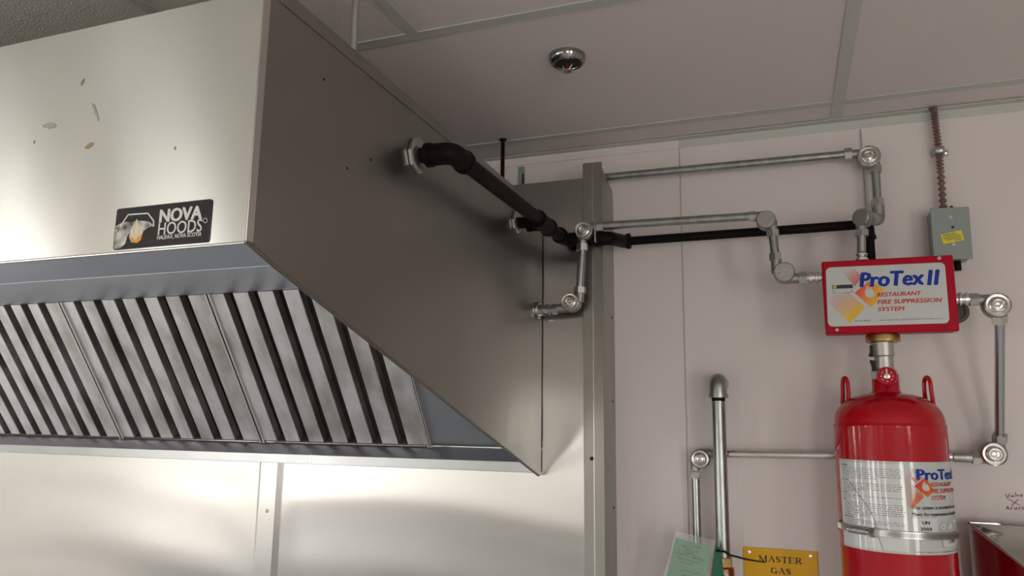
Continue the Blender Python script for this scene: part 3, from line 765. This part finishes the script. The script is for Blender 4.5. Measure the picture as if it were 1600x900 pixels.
for x, y, mt_ in ((1133, 143, 'chrome'), (173, 806, 'chrome')):
    p = f0(*lb(x, y))
    part('screw', join(MB().lathe([(.0036, 0), (.0036, .0010), (.0022, .0021), (0, .0022)], p, (0, -1, 0), 16)), 'alu', cb)
    part('screw_slot', MB().box(p.x - .0028, p.x + .0028, p.y - .0025, p.y - .0019, p.z - .0004, p.z + .0004), 'ink_grey', cb)
for x, y in ((138, 192), (1185, 783)):
    p = f0(*lb(x, y))
    part('hole', MB().cyl(p + Vector((0, -.0004, 0)), p + Vector((0, .001, 0)), .0016, 10), 'skin_dark', cb)
kb = part('side_knob', MB().lathe([(.0, 0), (.0205, 0), (.0215, .004), (.0215, .016), (.0195, .018), (.0150, .018), (.0142, .014), (0, .0135)], (.3035, -.110, 1.9555), (0, -1, 0), 36), 'rubber', cb, label='grey rubber plug half hidden at right side')

# ------------------------------------------------------------------ red cylinder
CX, CY, CR = .174, -.144, .094
cy = thing('suppression_cylinder', (CX, CY, .6), 'large red pressure cylinder with pressure gauge and wraparound label below red box', 'gas cylinder')
pr = [(.0, .62), (.07, .62), (CR, .66), (CR, 1.742), (CR * 1.004, 1.7435), (CR * 1.004, 1.7465), (CR * .99, 1.7485), (CR * .985, 1.752)]
for i in range(1, 13):
    t = i / 12 * 84 * D2R
    pr.append((.026 + (CR * .985 - .026) * math.cos(t), 1.752 + .052 * math.sin(t)))
pr += [(.0265, 1.8055), (.0235, 1.810), (.0230, 1.840), (.0, 1.840)]
part('body', MB().lathe(pr, (CX, CY, 0), (0, 0, 1), 72), 'red', cy)
for sx, wd in ((-1, 0), (1, 0)):
    lx = CX + sx * .0690
    lug = [(lx, CY - .013, 1.780), (lx, CY - .0115, 1.822)]
    lug += [(lx, CY - .0115 * math.cos(a), 1.824 + .016 * math.sin(a)) for a in [i * math.pi / 8 for i in range(9)]]
    lug += [(lx, CY + .0115, 1.822), (lx, CY + .013, 1.780)]
    inn = [(lx, CY + .0065, 1.800)] + [(lx, CY + .0065 * math.cos(a), 1.822 + .0105 * math.sin(a)) for a in [i * math.pi / 8 for i in range(9)]] + [(lx, CY - .0065, 1.800)]
    # loop strap as a thick tube-like band
    band = MB().tube([(lx + sx * .003, CY - .0105, 1.772), (lx, CY - .0100, 1.806), (lx, CY - .009, 1.824), (lx, CY - .0045, 1.8335), (lx, CY + .0045, 1.8335), (lx, CY + .009, 1.824), (lx, CY + .0100, 1.806), (lx + sx * .003, CY + .0105, 1.772)], .0038, 10, bend=.004)
    ca, sa = math.cos(25 * D2R), math.sin(25 * D2R)
    band.map(lambda p: Vector((lx + (p.x - lx) * ca - (p.y - CY) * sa, CY + (p.x - lx) * sa + (p.y - CY) * ca, p.z)))
    part('lifting_lug', band, 'red', cy)
part('valve_body', MB().lathe([(.0215, 1.838), (.0215, 1.846), (.0165, 1.850), (.0165, 1.872), (.0190, 1.874), (.0190, 1.905), (0, 1.905)], (CX, CY, 0), (0, 0, 1), 36), 'alu', cy)
nut = MB().lathe([(.0, 1.898), (.0245, 1.898), (.0300, 1.9005), (.0300, 1.9105), (.0285, 1.9135), (.0215, 1.9150), (.0, 1.9150)], (CX + .001, CY, 0), (0, 0, 1), 40)
part('brass_collar', nut, 'brass', cy, label='broad brass coupling nut')
gq = Vector((.1735, -.176, 1.8345))
g_ = part('gauge', MB().lathe([(.0, -.012), (.0120, -.012), (.0168, -.006), (.0172, 0), (.0160, .0035), (.0148, .0035), (.0142, .0020), (0, .0020)], gq, (-.1, -1, 0), 36), 'red', cy, label='round red pressure gauge')
gf = flat(gq + Vector((0, -.0024, 0)), (1, 0, 0), (0, 0, 1), 0)
part('gauge_hub', MB().lathe([(.0062, 0), (.0050, .0014), (.0018, .0020), (0, .0020)], gq + Vector((0, -.0018, 0)), (-.1, -1, 0), 24), 'chrome', g_)
gm = []
for a in (-40, 0, 40, 90, 140, 180, 220, 270):
    a *= D2R
    gm.append([(.0098 * math.cos(a + q), .0098 * math.sin(a + q)) for q in (-.14, 0, .14)])
part('gauge_print', join(ribbon(gm, .0010, flat(gq + Vector((0, -.0032, 0)), (1, 0, 0), (0, 0, 1), 0)), ribbon([[(0, .004), (0, .0135)]], .0016, flat(gq + Vector((0, -.0034, 0)), (1, 0, 0), (0, 0, 1), 0))), 'white_print', g_)
part('valve_lever', join(MB().slab([(.1500, -.150, 1.8665), (.1565, -.150, 1.8655), (.1610, -.150, 1.860), (.1600, -.150, 1.850), (.1545, -.150, 1.845), (.1520, -.150, 1.832), (.1530, -.150, 1.853)], (0, .014, 0)),
     MB().slab([(.1520, -.150, 1.8945), (.1560, -.150, 1.8945), (.1560, -.150, 1.8730), (.1495, -.150, 1.8730), (.1495, -.150, 1.8780), (.1515, -.150, 1.8810)], (0, .014, 0))), 'black_plastic', cy)
part('valve_port', MB().cyl((.164, -.150, 1.8370), (.1535, -.164, 1.8370), .0072, 16), 'alu', cy)

# cylinder label, built as printed sheet wrapped around the tank
def cm(off): return lambda a, z: Vector((CX + (CR + off) * math.sin(a * D2R), CY - (CR + off) * math.cos(a * D2R), z))
def wrap_sheet(a0, a1, z0, z1, off, dz=0):
    n = max(2, int((a1 - a0) / 3)); mb = MB(); f = cm(off); vs = []; fs = []
    for i in range(n + 1):
        a = a0 + (a1 - a0) * i / n
        vs += [f(a, z0), f(a, z1)]
    for i in range(n): fs.append((2 * i, 2 * i + 2, 2 * i + 3, 2 * i + 1))
    return mb.add(vs, fs)
def wtext(t, a0, a1, z0, z1, off=.0008, bold=0, shear=0):
    f = cm(off); return text_mb(t, a1 - a0, z1 - z0, lambda u, v: f(a0 + u, z0 + v), bold, shear)
cl_ = part('label', wrap_sheet(-71.5, 76, 1.5330, 1.6852, .0003), 'label_grey', cy, label='silver wraparound label with warnings and fire suppression logo')
part('text_panel', wrap_sheet(-68.5, 4.6, 1.5370, 1.6805, .0005), 'label_white', cl_)
part('lettering', join(wtext('ProTex', 17.2, 69.5, 1.6558, 1.6728, .0009, .045), wtext('II', 71.5, 76, 1.6553, 1.6708, .0009, .05)), 'ink_blue', cl_)
part('lettering', join(wtext('RESTAURANT', 31.2, 65, 1.6446, 1.6512, .0009, .015), wtext('FIRE SUPPRESSION', 31, 76, 1.6338, 1.6408, .0009, .015), wtext('SYSTEM', 30.8, 50, 1.6226, 1.6294, .0009, .015)), 'ink_red', cl_)
part('lettering', join(wtext('This system is intended for water', 10.0, 75.5, 1.6052, 1.6128, .0008, .018), wtext('Meets the requirements of Standard U', 9.8, 75.5, 1.5945, 1.6018, .0008, .018)), 'ink', cl_)
part('text_panel', wrap_sheet(9.6, 35.5, 1.5700, 1.5925, .0008), 'label_white', cl_, label='pale box reading UN 3503')
part('lettering', join(wtext('UN', 19.0, 26.4, 1.5826, 1.5878, .0009, .05), wtext('3503', 16.6, 28.2, 1.5726, 1.5776, .0009, .05)), 'ink', cl_)
dk = MB(); ft_ = cm(.0010)
for a0 in (43.0, 53.8):
    dk.add([ft_(a0 + 4.2 * math.cos(t), 1.5783 + .0052 * math.sin(t)) for t in [i * math.pi / 9 for i in range(18)]], [list(range(18))])
part('approval_mark', dk, 'white_print', cl_)
rg = []
for a0 in (43.0, 53.8):
    rg.append([(a0 + 4.3 * math.cos(t), 1.5783 + .0053 * math.sin(t)) for t in [i * math.pi / 9 for i in range(19)]])
def aribbon(lines, wd, f, asp=609.6):
    g = lambda u, v: f(u * 1.0, v)
    mb = MB()
    for L in lines:
        for (a, b), (c_, d) in zip(L[:-1], L[1:]):
            du, dv = (c_ - a) / asp, d - b; l = math.hypot(du, dv) or 1e-6
            px, py = -dv / l * wd / 2 * asp, du / l * wd / 2
            mb.add([f(a + px, b + py), f(a - px, b - py), f(c_ - px, d - py), f(c_ + px, d + py)], [(0, 1, 2, 3)])
    return mb
part('approval_mark', join(aribbon(rg, .0004, cm(.0014)), wtext('UL', 41.0, 45.0, 1.5762, 1.5806, .0009, .02), wtext('C', 52.0, 55.6, 1.5768, 1.5802, .0009, .02)), 'ink_blue', cl_)
part('fine_print', join(*[wtext('CYL. UNIT' if k % 2 else 'APPROVED', 60.5, 68, 1.5825 - .0032 * k, 1.5840 - .0032 * k, .0012) for k in range(4)]), 'ink_grey', cl_)
part('lettering', wtext('Heiser Logistics Inc. • Canandaigua, New York 14424', 10.4, 75.5, 1.5366, 1.5384, .0008, .02), 'ink_blue', cl_)
part('text_panel', wrap_sheet(40.2, 76, 1.5462, 1.5565, .0008), 'label_white', cl_, label='small white box edged in red')
part('box_outline', aribbon([[(40, 1.5567), (40.2, 1.5460), (76, 1.5460)], ], .0007, cm(.0013)), 'ink_red', cl_)
part('lettering', wtext('L3000', 50, 62, 1.5510, 1.5562, .0009, .02), 'ink', cl_)
# paragraph print: rows of small words
rows = MB(); heads = MB()
z = 1.6745
def para(nrow, z, a0=-64.5, a1=2.5):
    mb = MB()
    for k in range(nrow):
        a = a0 + 1.2
        end = a1 if k < nrow - 1 else a0 + random.uniform(15, 50)
        while a < end:
            wl = random.uniform(1.6, 6.0)
            b = min(a + wl, a1)
            n = max(1, int((b - a) / 1.1))
            for q in range(n):           # words made of small letter blocks
                aa = a + (b - a) * q / n
                hh = random.choice((.0010, .0008, .0016))
                mb = mb.add([cm(.0007)(aa, z), cm(.0007)(aa + .92, z), cm(.0007)(aa + .92, z + hh), cm(.0007)(aa, z + hh)], [(0, 1, 2, 3)])
            a = b + .9
        z -= .00345
    return mb, z
for hd, nr in (('WARNING:', 6), ('IN CASE:', 5), ('NOTICE:', 2), ('USE:', 7), ('MAINTENANCE:', 3)):
    heads = join(heads, wtext(hd, -65.5, -65.5 + 1.35 * len(hd), z, z + .0021, .0007, .03))
    p_, z = para(nr, z - .0038)
    rows = join(rows, p_); z -= .0012
part('fine_print', rows, 'ink_grey', cl_)
part('lettering', heads, 'ink', cl_)
# logo on the label
mS = grad_mat('stripe_print_b', (.45, .01, .02), (.72, .17, .008), (.5, 0, -.86), -.912, -.845)
stm = MB(); f = cm(.0009)
for i in range(13):
    t = i / 13
    # strips run down-right; root along the line from lower tip (9.8,1.607) to (22.6,1.6273)
    ra, rz_ = 9.8 + 12.8 * t, 1.6075 + .0200 * t
    rb_, rzb = 9.8 + 12.8 * (t + 1 / 13), 1.6075 + .0200 * (t + 1 / 13)
    top = [(5.1, 1.6145 + .0042 * i)] if i < 11 else [(6.5 + (i - 11) * 4, 1.6600 + (i - 11) * .006)]
    ta, tz = top[0]
    k = .30
    pa = (ra + (ta - ra) * k, rz_ + (tz - rz_) * k); pb = (rb_ + (ta - rb_) * k, rzb + (tz - rzb) * k)
    stm.add([f(ra, rz_), f(rb_, rzb), f(pb[0], pb[1] + .0006), f(*pa)], [(0, 1, 2, 3)])
    stm.add([f(*pa), f(pa[0] + (pb[0] - pa[0]) * .6, pa[1] + (pb[1] - pa[1]) * .8), f(ta, tz + .0006), f(ta, tz)], [(0, 1, 2, 3)])
for i in range(6):
    a0, z0 = 5.4 + .9 * i, 1.6625 + .0028 * i
    L_ = (11, 12, 13, 13, 12, 10)[i]
    stm.add([f(a0, z0), f(a0 + L_, z0 - .0135 * L_ / 13), f(a0 + L_ + .8, z0 - .0115 * L_ / 13), ], [(0, 1, 2)])
part('stripes', stm, mS, cl_)
part('diamond', MB().add([cm(.0009)(*p) for p in ((13.6, 1.6451), (26.4, 1.6272), (34.6, 1.6375), (31, 1.647), (25.8, 1.6600), (22.5, 1.6560))], [(0, 1, 2, 3, 4, 5)]),
     grad_mat('diamond_print_b', (.60, .02, .01), (.74, .17, .02), (.9, 0, -.4), -.9 * .0 + .9 * .02 - .4 * 1.05, .9 * .06 - .4 * 1.03), cl_)
part('flame', MB().add([cm(.0012)(*p) for p in ((22.2, 1.6395), (25.0, 1.6372), (28.2, 1.6378), (29.6, 1.6420), (27.6, 1.6480), (26.0, 1.6500), (25.4, 1.6470), (24.0, 1.6545), (22.0, 1.6480), (21.3, 1.6430))], [list(range(10))]), 'label_grey', cl_)

# ------------------------------------------------------------------ hose clamp round the cylinder
hc = thing('hose_clamp', (CX, CY, 1.565), 'slotted stainless steel band clamp tightened around red cylinder label', 'clamp')
def czl(a): return 1.5648 + (a + 20) * -.00003
n = 90; vs = []; fs = []
for i in range(n + 1):
    a = -94 + 188 * i / n
    for zz, off in ((-.0062, .0022), (-.0056, .0034), (.0056, .0034), (.0062, .0022)):
        vs.append(cm(off)(a, czl(a) + zz))
for i in range(n):
    for k in range(3):
        fs.append((4 * i + k, 4 * i + 4 + k, 4 * i + 5 + k, 4 * i + 1 + k))
part('band', MB().add(vs, fs), mat('clamp_steel', (.50, .49, .46), .28, 1), hc)
sl = MB()
for i in range(58):
    a = -14 + i * 1.55
    if a > 76: break
    f_ = cm(.0037)
    sl.add([f_(a, czl(a) - .0036), f_(a + .62, czl(a) - .0036), f_(a + .62, czl(a) + .0036), f_(a, czl(a) + .0036)], [(0, 1, 2, 3)])
for a in [-60 + 1.9 * i for i in range(5)]:
    sl.add([cm(.0037)(a, czl(a) - .0036), cm(.0037)(a + .5, czl(a) - .0036), cm(.0037)(a + .5, czl(a) + .0036), cm(.0037)(a, czl(a) + .0036)], [(0, 1, 2, 3)])
part('slots', sl, 'ink_grey', hc)['kind'] = 'stuff'
pA = cm(.0085)(-53, czl(-53)); pB = cm(.0085)(-27, czl(-27))
part('screw_housing', MB().cyl(pA, pB, .0058, 14), 'chrome', hc)
ax_ = (pB - pA).normalized()
thd = MB()
for i in range(11):
    q = pA + (pB - pA) * (.06 + .07 * i)
    thd.cyl(q - ax_ * .0008, q + ax_ * .0008, .0066, 14)
part('screw_thread', thd, 'zinc', hc)
part('screw_head', MB().cyl(pB - ax_ * .003, pB + ax_ * .007, .0088, 6), 'alu', hc)
part('end_tab', MB().slab([cm(.002)(-94, 1.5705), cm(.002)(-94, 1.5590), cm(.002)(-78, 1.5590), cm(.002)(-78, 1.5705)], (-.004, -.002, 0)), 'chrome', hc)

sw = part('seal_wire', MB().tube([cm(.0012)(-52, 1.645), cm(.0012)(-40, 1.622), cm(.0012)(-29.6, 1.600), cm(.0012)(-25, 1.578), cm(.0045)(-24, 1.565), cm(.0012)(-22.5, 1.552), cm(.0012)(-19.5, 1.5365)], .00045, 6), 'galv', org=(CX, CY, 1.6))
tag(sw, 'thin slanting wire tucked under the band clamp across white label', 'wire')

# ------------------------------------------------------------------ junction box with flexible conduit
eb = thing('junction_box', (.32, 0, 2.10), 'grey metal junction box with yellow sticker above right corner of red box', 'junction box')
ez0, ez1 = 2.068, 2.1750
part('body', MB().box(.2895, .3510, -.048, 0, ez0 + .003, ez1 - .002), 'grey_paint', eb, bevel=.0012)
part('cover', MB().slab([(.2868, -.052, ez0 + .002), (.3545, -.052, ez0), (.3560, -.052, ez1 - .001), (.2880, -.052, ez1 + .001)], (0, .003, 0)), 'grey_paint', eb, bevel=.0012)
part('screw', MB().lathe([(.0034, 0), (.0030, .0016), (0, .0018)], (.3225, -.052, 2.1545), (0, -1, 0), 14), 'alu', eb)
part('screw', MB().lathe([(.0034, 0), (.0030, .0016), (0, .0018)], (.3232, -.052, 2.0990), (0, -1, 0), 14), 'alu', eb)
part('hole', MB().cyl((.3245, -.0524, 2.1340), (.3245, -.0500, 2.1340), .0028, 14), 'skin_dark', eb)
ar = 10 * D2R
sfo = (.3060, -.0522, 2.1005)
sf = flat(sfo, (math.cos(ar), 0, math.sin(ar)), (-math.sin(ar), 0, math.cos(ar)), .0003)
sf2 = flat(sfo, (math.cos(ar), 0, math.sin(ar)), (-math.sin(ar), 0, math.cos(ar)), .0006)
stk = part('sticker', poly2(rrect(.0370, .0205, .002), sf), 'sticker_yellow', eb, label='yellow sticker with small black lines of print')
lines = MB()
for k in range(5):
    a = .003 + (0, .0, .0, .004, .018)[k]; b = (.026, .031, .034, .034, .033)[k]
    zz = .0165 - k * .0036
    while a < b:
        wl = random.uniform(.0010, .0028)
        lines = join(lines, poly2([(a, zz), (min(a + wl, b), zz), (min(a + wl, b), zz + .0018), (a, zz + .0018)], sf2)); a += wl + .0006
part('fine_print', lines, 'ink_grey', stk)
part('connector', join(MB().box(.3095, .3330, -.036, -.012, ez1 - .003, ez1 + .004), MB().cyl((.3285, -.030, ez1 + .0035), (.3285, -.038, ez1 + .0035), .0032, 10)), 'iron', eb)
part('connector', MB().cyl((.3335, -.02, ez0 + .004), (.3335, -.02, ez0 - .016), .0065, 12), 'iron', eb)
fx = thing('flexible_conduit', (.317, -.02, 2.19), 'reddish spiral flexible metal conduit dropping from ceiling to grey junction box', 'conduit')
pts = [(.3160, -.021, ZC - .0005), (.3168, -.0205, 2.36), (.3185, -.019, 2.31), (.3185, -.020, 2.26), (.3170, -.022, ez1 + .001)]
Pn = []; Rn = []
def cr(P, t):
    k = min(int(t * (len(P) - 1)), len(P) - 2); u = t * (len(P) - 1) - k
    a, b = Vector(P[k]), Vector(P[k + 1]); return a.lerp(b, u)
N = 330
for i in range(N + 1):
    Pn.append(cr(pts, i / N)); Rn.append(.0058 + .0018 * math.sin(i / N * 2 * math.pi * 27))
part('spiral_jacket', MB().tube(Pn, Rn, 14), 'flex', fx)
part('ceiling_hole', MB().cyl((.3150, -.021, ZC - .0022), (.3150, -.021, ZC - .0016), .0090, 9), 'skin_dark', fx)
cs = thing('conduit_strap', (.318, 0, 2.305), 'small metal one-hole strap holding the reddish flexible conduit', 'strap')
part('saddle', MB().tube([(.3085, -.001, 2.3045), (.3085, -.018, 2.3045), (.3110, -.0285, 2.3045), (.3185, -.0300, 2.3045), (.3262, -.0285, 2.3045), (.3282, -.018, 2.3045), (.3285, -.002, 2.3045)], .0022, 8, bend=.004).map(lambda p: Vector((p.x, p.y, 2.3045 + (p.z - 2.3045) * 3.2))), 'zinc', cs)
part('foot', MB().box(.3270, .3385, -.004, 0, 2.2985, 2.3105), 'zinc', cs, bevel=.001)
part('screw', MB().lathe([(.0050, 0), (.0044, .0030), (.0015, .0042), (0, .0042)], (.3330, -.004, 2.3045), (0, -1, 0), 14), 'chrome', cs)

# thin wire on the wall
wv = part('thin_wire', MB().tube([(.1770, -.004, 2.3745), (.1768, -.004, 2.30), (.1765, -.010, 2.25), (.1755, -.014, 2.170)], .0011, 8), 'grey_paint', org=(.177, -.004, 2.17))
tag(wv, 'thin grey wire hanging on white wall behind topmost conduit pulley', 'wire')

# ------------------------------------------------------------------ galvanised gas pipe and its valve
bp = thing('galvanized_pipe', (-.134, -.07, 1.44), 'thick galvanised vertical pipe with elbow going into white wall', 'pipe')
px, py = -.1345, -.07
part('elbow', MB().tube([(px, 0.0, 1.830), (px, py, 1.832), (px, py, 1.802)], .0180, 24, bend=.036), 'galv', bp)
part('elbow_band', MB().cyl((px, py, 1.806), (px, py, 1.798), .0200, 24), 'galv', bp)
part('thread', MB().cyl((px, py, 1.798), (px, py, 1.791), .0138, 20), 'iron', bp)
part('pipe', MB().cyl((px, py, 1.792), (px - .0008, py, 1.478), .0136, 28), 'galv', bp)
vl = thing('gas_valve', (-.1355, -.07, 1.3), 'brass gas valve with hexagonal nut at foot of thick galvanised pipe', 'valve')
part('hex_nut', MB().cyl((-.1355, py, 1.480), (-.1355, py, 1.462), .0188, 6), 'brass', vl, bevel=.001)
part('body', MB().lathe([(.0165, 0), (.0205, -.004), (.0205, -.022), (.0180, -.030), (.0200, -.060), (.0200, -.10), (.0, -.10)], (-.1355, py, 1.463), (0, 0, 1), 24), mat('aged_copper', (.40, .17, .07), .35, 1), vl)
part('handle_plate', MB().cyl((-.1345, py - .020, 1.4455), (-.1345, py - .024, 1.4455), .0105, 20), 'white_print', vl)
part('handle_nut', MB().cyl((-.1345, py - .023, 1.4455), (-.1345, py - .029, 1.4455), .0052, 6), 'brass', vl)

# ------------------------------------------------------------------ green inspection tag in its sleeve, zip tie
tg = thing('inspection_tag', (-.2, -.12, 1.44), 'green handwritten inspection card in clear sleeve hanging beside brass valve', 'tag')
ty = -.120
TL, TR_, BL, BR_ = Vector((-.2222, ty, 1.5188)), Vector((-.1535, ty, 1.5055)), Vector((-.2540, ty, 1.405)), Vector((-.1790, ty, 1.395))
part('card', MB().slab([BL, BR_, TR_, TL], (0, -.0006, 0)), 'green_card', tg)
def cf(off):
    def g(u, v):      # u 0..1 across, v 0..1 down
        p = TL.lerp(TR_, u).lerp(BL.lerp(BR_, u), v); return Vector((p.x, ty - off, p.z))
    return g
c1 = cf(.0010)
def ctext(t, u0, u1, v0, v1, bold=0, shear=0): return text_mb(t, u1 - u0, v1 - v0, lambda u, v: c1(u0 + u, v1 - v), bold, shear)
part('lettering', join(ctext('No. 3490', .48, .73, .045, .075, .03), ctext('INSTALLATION TAG', .24, .70, .085, .11, .01)), 'ink', tg)
scr = []
def scrib(u0, u1, v, h):
    L = []; u = u0; k = 0
    while u < u1:
        L.append((u, v + random.uniform(-.5, .5) * h + (u - u0) * .0)); u += random.uniform(.008, .02); k += 1
        if random.random() < .12: scr.append(L); L = []; u += .02
    scr.append(L)
for (u0, u1, v, h) in ((.12, .30, .105, .035), (.32, .68, .15, .045), (.16, .68, .20, .045), (.06, .48, .245, .04), (.56, .92, .25, .045), (.16, .85, .31, .04), (.28, .62, .37, .035), (.35, .82, .50, .035), (.34, .72, .57, .03), (.3, .8, .66, .03)):
    scrib(u0, u1, v, h)
part('handwriting', ribbon([l for l in scr if len(l) > 1], .011, c1), 'ink', tg)
ln = [[(.05, .235), (.95, .272)], [(.07, .30), (.92, .345)], [(.06, .40), (.55, .43)], [(.06, .425), (.62, .455)], [(.05, .46), (.92, .50)], [(.05, .50), (.30, .515)], [(.05, .54), (.32, .555)], [(.05, .60), (.9, .63)], [(.05, .66), (.35, .675)], [(.05, .72), (.9, .75)]]
part('ruled_line', ribbon(ln, .005, c1), 'ink_grey', tg)
part('sleeve', MB().slab([BL + Vector((-.006, 0, -.004)), BR_ + Vector((.011, 0, -.004)), TR_ + Vector((.0085, 0, .0135)), TL + Vector((.0005, 0, .0125))], (0, -.0003, 0)).map(lambda p: p + Vector((0, -.0018, 0))), 'sleeve', tg, label='clear plastic sleeve')
part('sleeve_back', MB().slab([(-.1640, -.116, 1.395), (-.1280, -.104, 1.395), (-.1370, -.104, 1.500), (-.1455, -.116, 1.5115)], (0, .0006, 0)), 'green_dark', tg, label='dark green back flap')
zt = part('zip_tie', MB().tube([(-.1440, -.122, 1.4990), (-.1380, -.118, 1.4985), (-.1290, -.106, 1.4960), (-.1200, -.100, 1.4890), (-.1150, -.098, 1.4880), (-.088, -.075, 1.4790), (-.0560, -.050, 1.4720)], [.0022] * 5 + [.0019, .0012], 10), 'black_plastic', org=(-.14, -.12, 1.48))
tag(zt, 'black plastic zip tie poking out over the yellow sign', 'zip tie')

# ------------------------------------------------------------------ yellow sign
sg = thing('gas_sign', (-.03, 0, 1.36), 'yellow plastic sign reading MASTER GAS screwed to white wall', 'sign')
part('plate', MB().box(-.1008, .0432, -.003, 0, 1.365, 1.4920), 'yellow', sg, bevel=.0006)
for x in (-.0890, .0305):
    p = Vector((x, -.003, 1.4825))
    part('screw', MB().lathe([(.0042, 0), (.0036, .0016), (.0012, .0022), (0, .0022)], p, (0, -1, 0), 14), 'chrome', sg)
GL = {  # strokes on a unit cell: (x0, y0, x1, y1, width)
 'M': (1.25, [(.14, 0, .14, 1, .07), (.14, 1, .60, .02, .17), (.60, .02, 1.02, 1, .06), (1.04, 0, 1.04, 1, .17), (0, .02, .28, .02, .05), (0, .98, .22, .98, .05), (.86, .02, 1.22, .02, .05), (1.0, .98, 1.22, .98, .05)]),
 'A': (1.0, [(.12, .02, .48, 1, .06), (.48, 1, .86, .02, .17), (.26, .36, .70, .36, .05), (0, .02, .28, .02, .05), (.66, .02, 1.0, .02, .05)]),
 'S': (.72, [(.60, .98, .60, .74, .05), (.60, .80, .46, .95, .06), (.46, .95, .26, .95, .06), (.26, .95, .10, .80, .12), (.10, .80, .16, .62, .15), (.16, .62, .54, .42, .17), (.54, .42, .60, .24, .15), (.60, .24, .46, .06, .12), (.46, .06, .24, .05, .06), (.24, .05, .08, .22, .06), (.08, .02, .08, .28, .05)]),
 'T': (.90, [(.45, 0, .45, 1, .18), (.03, .97, .87, .97, .06), (.04, .97, .04, .72, .05), (.86, .97, .86, .72, .05), (.27, .02, .63, .02, .05)]),
 'E': (.86, [(.20, 0, .20, 1, .17), (.02, .98, .78, .98, .05), (.02, .02, .82, .02, .05), (.20, .52, .58, .52, .05), (.78, .98, .78, .74, .05), (.82, .02, .82, .28, .05), (.58, .64, .58, .40, .04)]),
 'R': (.98, [(.20, 0, .20, 1, .17), (.02, .98, .56, .98, .05), (.02, .02, .40, .02, .05), (.56, .98, .72, .88, .10), (.72, .88, .74, .66, .16), (.74, .66, .56, .52, .10), (.56, .50, .22, .50, .05), (.46, .50, .82, .02, .16), (.72, .02, .98, .02, .05)]),
 'G': (.98, [(.78, .98, .78, .72, .05), (.76, .82, .58, .96, .06), (.58, .96, .36, .94, .07), (.36, .94, .16, .74, .12), (.16, .74, .13, .30, .17), (.13, .30, .34, .07, .13), (.34, .07, .60, .05, .06), (.60, .05, .78, .12, .06), (.78, .06, .78, .40, .16), (.60, .41, .94, .41, .05)])}
def serif_word(wd, x0, x1, z0, z1, drop=0):
    tot = sum(GL[c][0] for c in wd) + .10 * (len(wd) - 1); k = (x1 - x0) / tot; h = z1 - z0; cx = x0; mb = MB()
    for c in wd:
        for a, b, c_, d, wdt in GL[c][1]:
            p0 = (cx + a * k, z0 + b * h); p1 = (cx + c_ * k, z0 + d * h)
            mb = join(mb, ribbon([[p0, p1]], wdt * 1.25 * (h + k) / 2, lambda u, v: Vector((u, -.0034, v))))
        cx += (GL[c][0] + .10) * k
    return mb
part('lettering', serif_word('MASTER', -.0700, .0135, 1.4660, 1.4772), 'ink', sg)
part('lettering', serif_word('GAS', -.0480, -.0085, 1.4435, 1.4550), 'ink', sg)
part('lettering', serif_word('S', -.0795, -.0700, 1.4215, 1.4330), 'ink', sg)

# ------------------------------------------------------------------ handwriting on the wall
def px2w(a, b):   # note units (900 x 900) -> wall metres
    return (.3608 + a / 900 * .0535, 1.6370 - b / 900 * .0545)
st_ = [[(362, 285), (372, 340), (405, 405), (435, 340), (465, 265)],
       [(560, 325), (520, 320), (500, 345), (525, 360), (560, 340), (565, 325), (572, 355)],
       [(632, 215), (638, 345)], [(672, 290), (695, 330), (725, 290)], [(770, 310), (800, 295), (805, 280), (775, 285), (770, 330), (800, 352)],
       [(442, 430), (590, 530), (720, 605)], [(695, 425), (590, 530), (490, 635)],
       [(340, 740), (380, 650), (425, 745)], [(355, 715), (412, 712)], [(505, 680), (470, 690), (465, 730), (485, 738)],
       [(570, 690), (560, 720), (595, 738), (630, 720), (640, 680), (600, 690)], [(690, 740), (690, 680)], [(690, 700), (715, 668), (735, 672)],
       [(800, 640), (775, 660), (808, 690), (800, 715), (762, 712)]]
hw = part('handwriting', ribbon([[px2w(*p) for p in L] for L in st_], .0013, lambda u, v: Vector((u, -.0006, v))), 'ink_marker', org=(.385, 0, 1.60))
tag(hw, 'purple marker handwriting with a cross on white wall at right edge', 'writing')

# ------------------------------------------------------------------ stainless cabinet at the lower right
sc_ = thing('steel_cabinet', (.35, -.1, 0), 'polished steel cabinet corner beside the red cylinder at lower right', 'cabinet')
A0 = Vector((.3060, -.050, 1.5690)); B0 = Vector((.3700, -.129, 1.5100)); dAB = B0 - A0
C0 = A0 + dAB * 2.6
bk = Vector((.90, -.050, 1.5615)); fr_ = Vector((.95, C0.y - .03, C0.z - .004))
def dn(p): return Vector((p.x, p.y, 0))
cs_ = mat('cabinet_steel', (.62, .62, .60), .09, 1, bump=[(3, (1, 1, 1), .002)], rvar=(8, (1, 1, 1), .03))
body = MB().add([A0, C0, fr_, bk, dn(A0), dn(C0), dn(fr_), dn(bk)], [(0, 1, 2, 3), (0, 4, 5, 1), (1, 5, 6, 2), (2, 6, 7, 3), (3, 7, 4, 0), (4, 7, 6, 5)])
part('body', body, cs_, sc_)
part('side_edge', MB().tube([A0 + Vector((0, 0, .0005)), C0 + Vector((0, 0, .0005))], .0028, 10), 'steel_trim', sc_)
part('back_fold', MB().slab([(.3060, -.049, 1.566), (.3060, -.049, 1.5700), (.3540, -.049, 1.5710), (.3700, -.049, 1.5630), (.90, -.049, 1.5625), (.90, -.049, 1.556)], (0, .003, 0)), 'steel_trim', sc_)
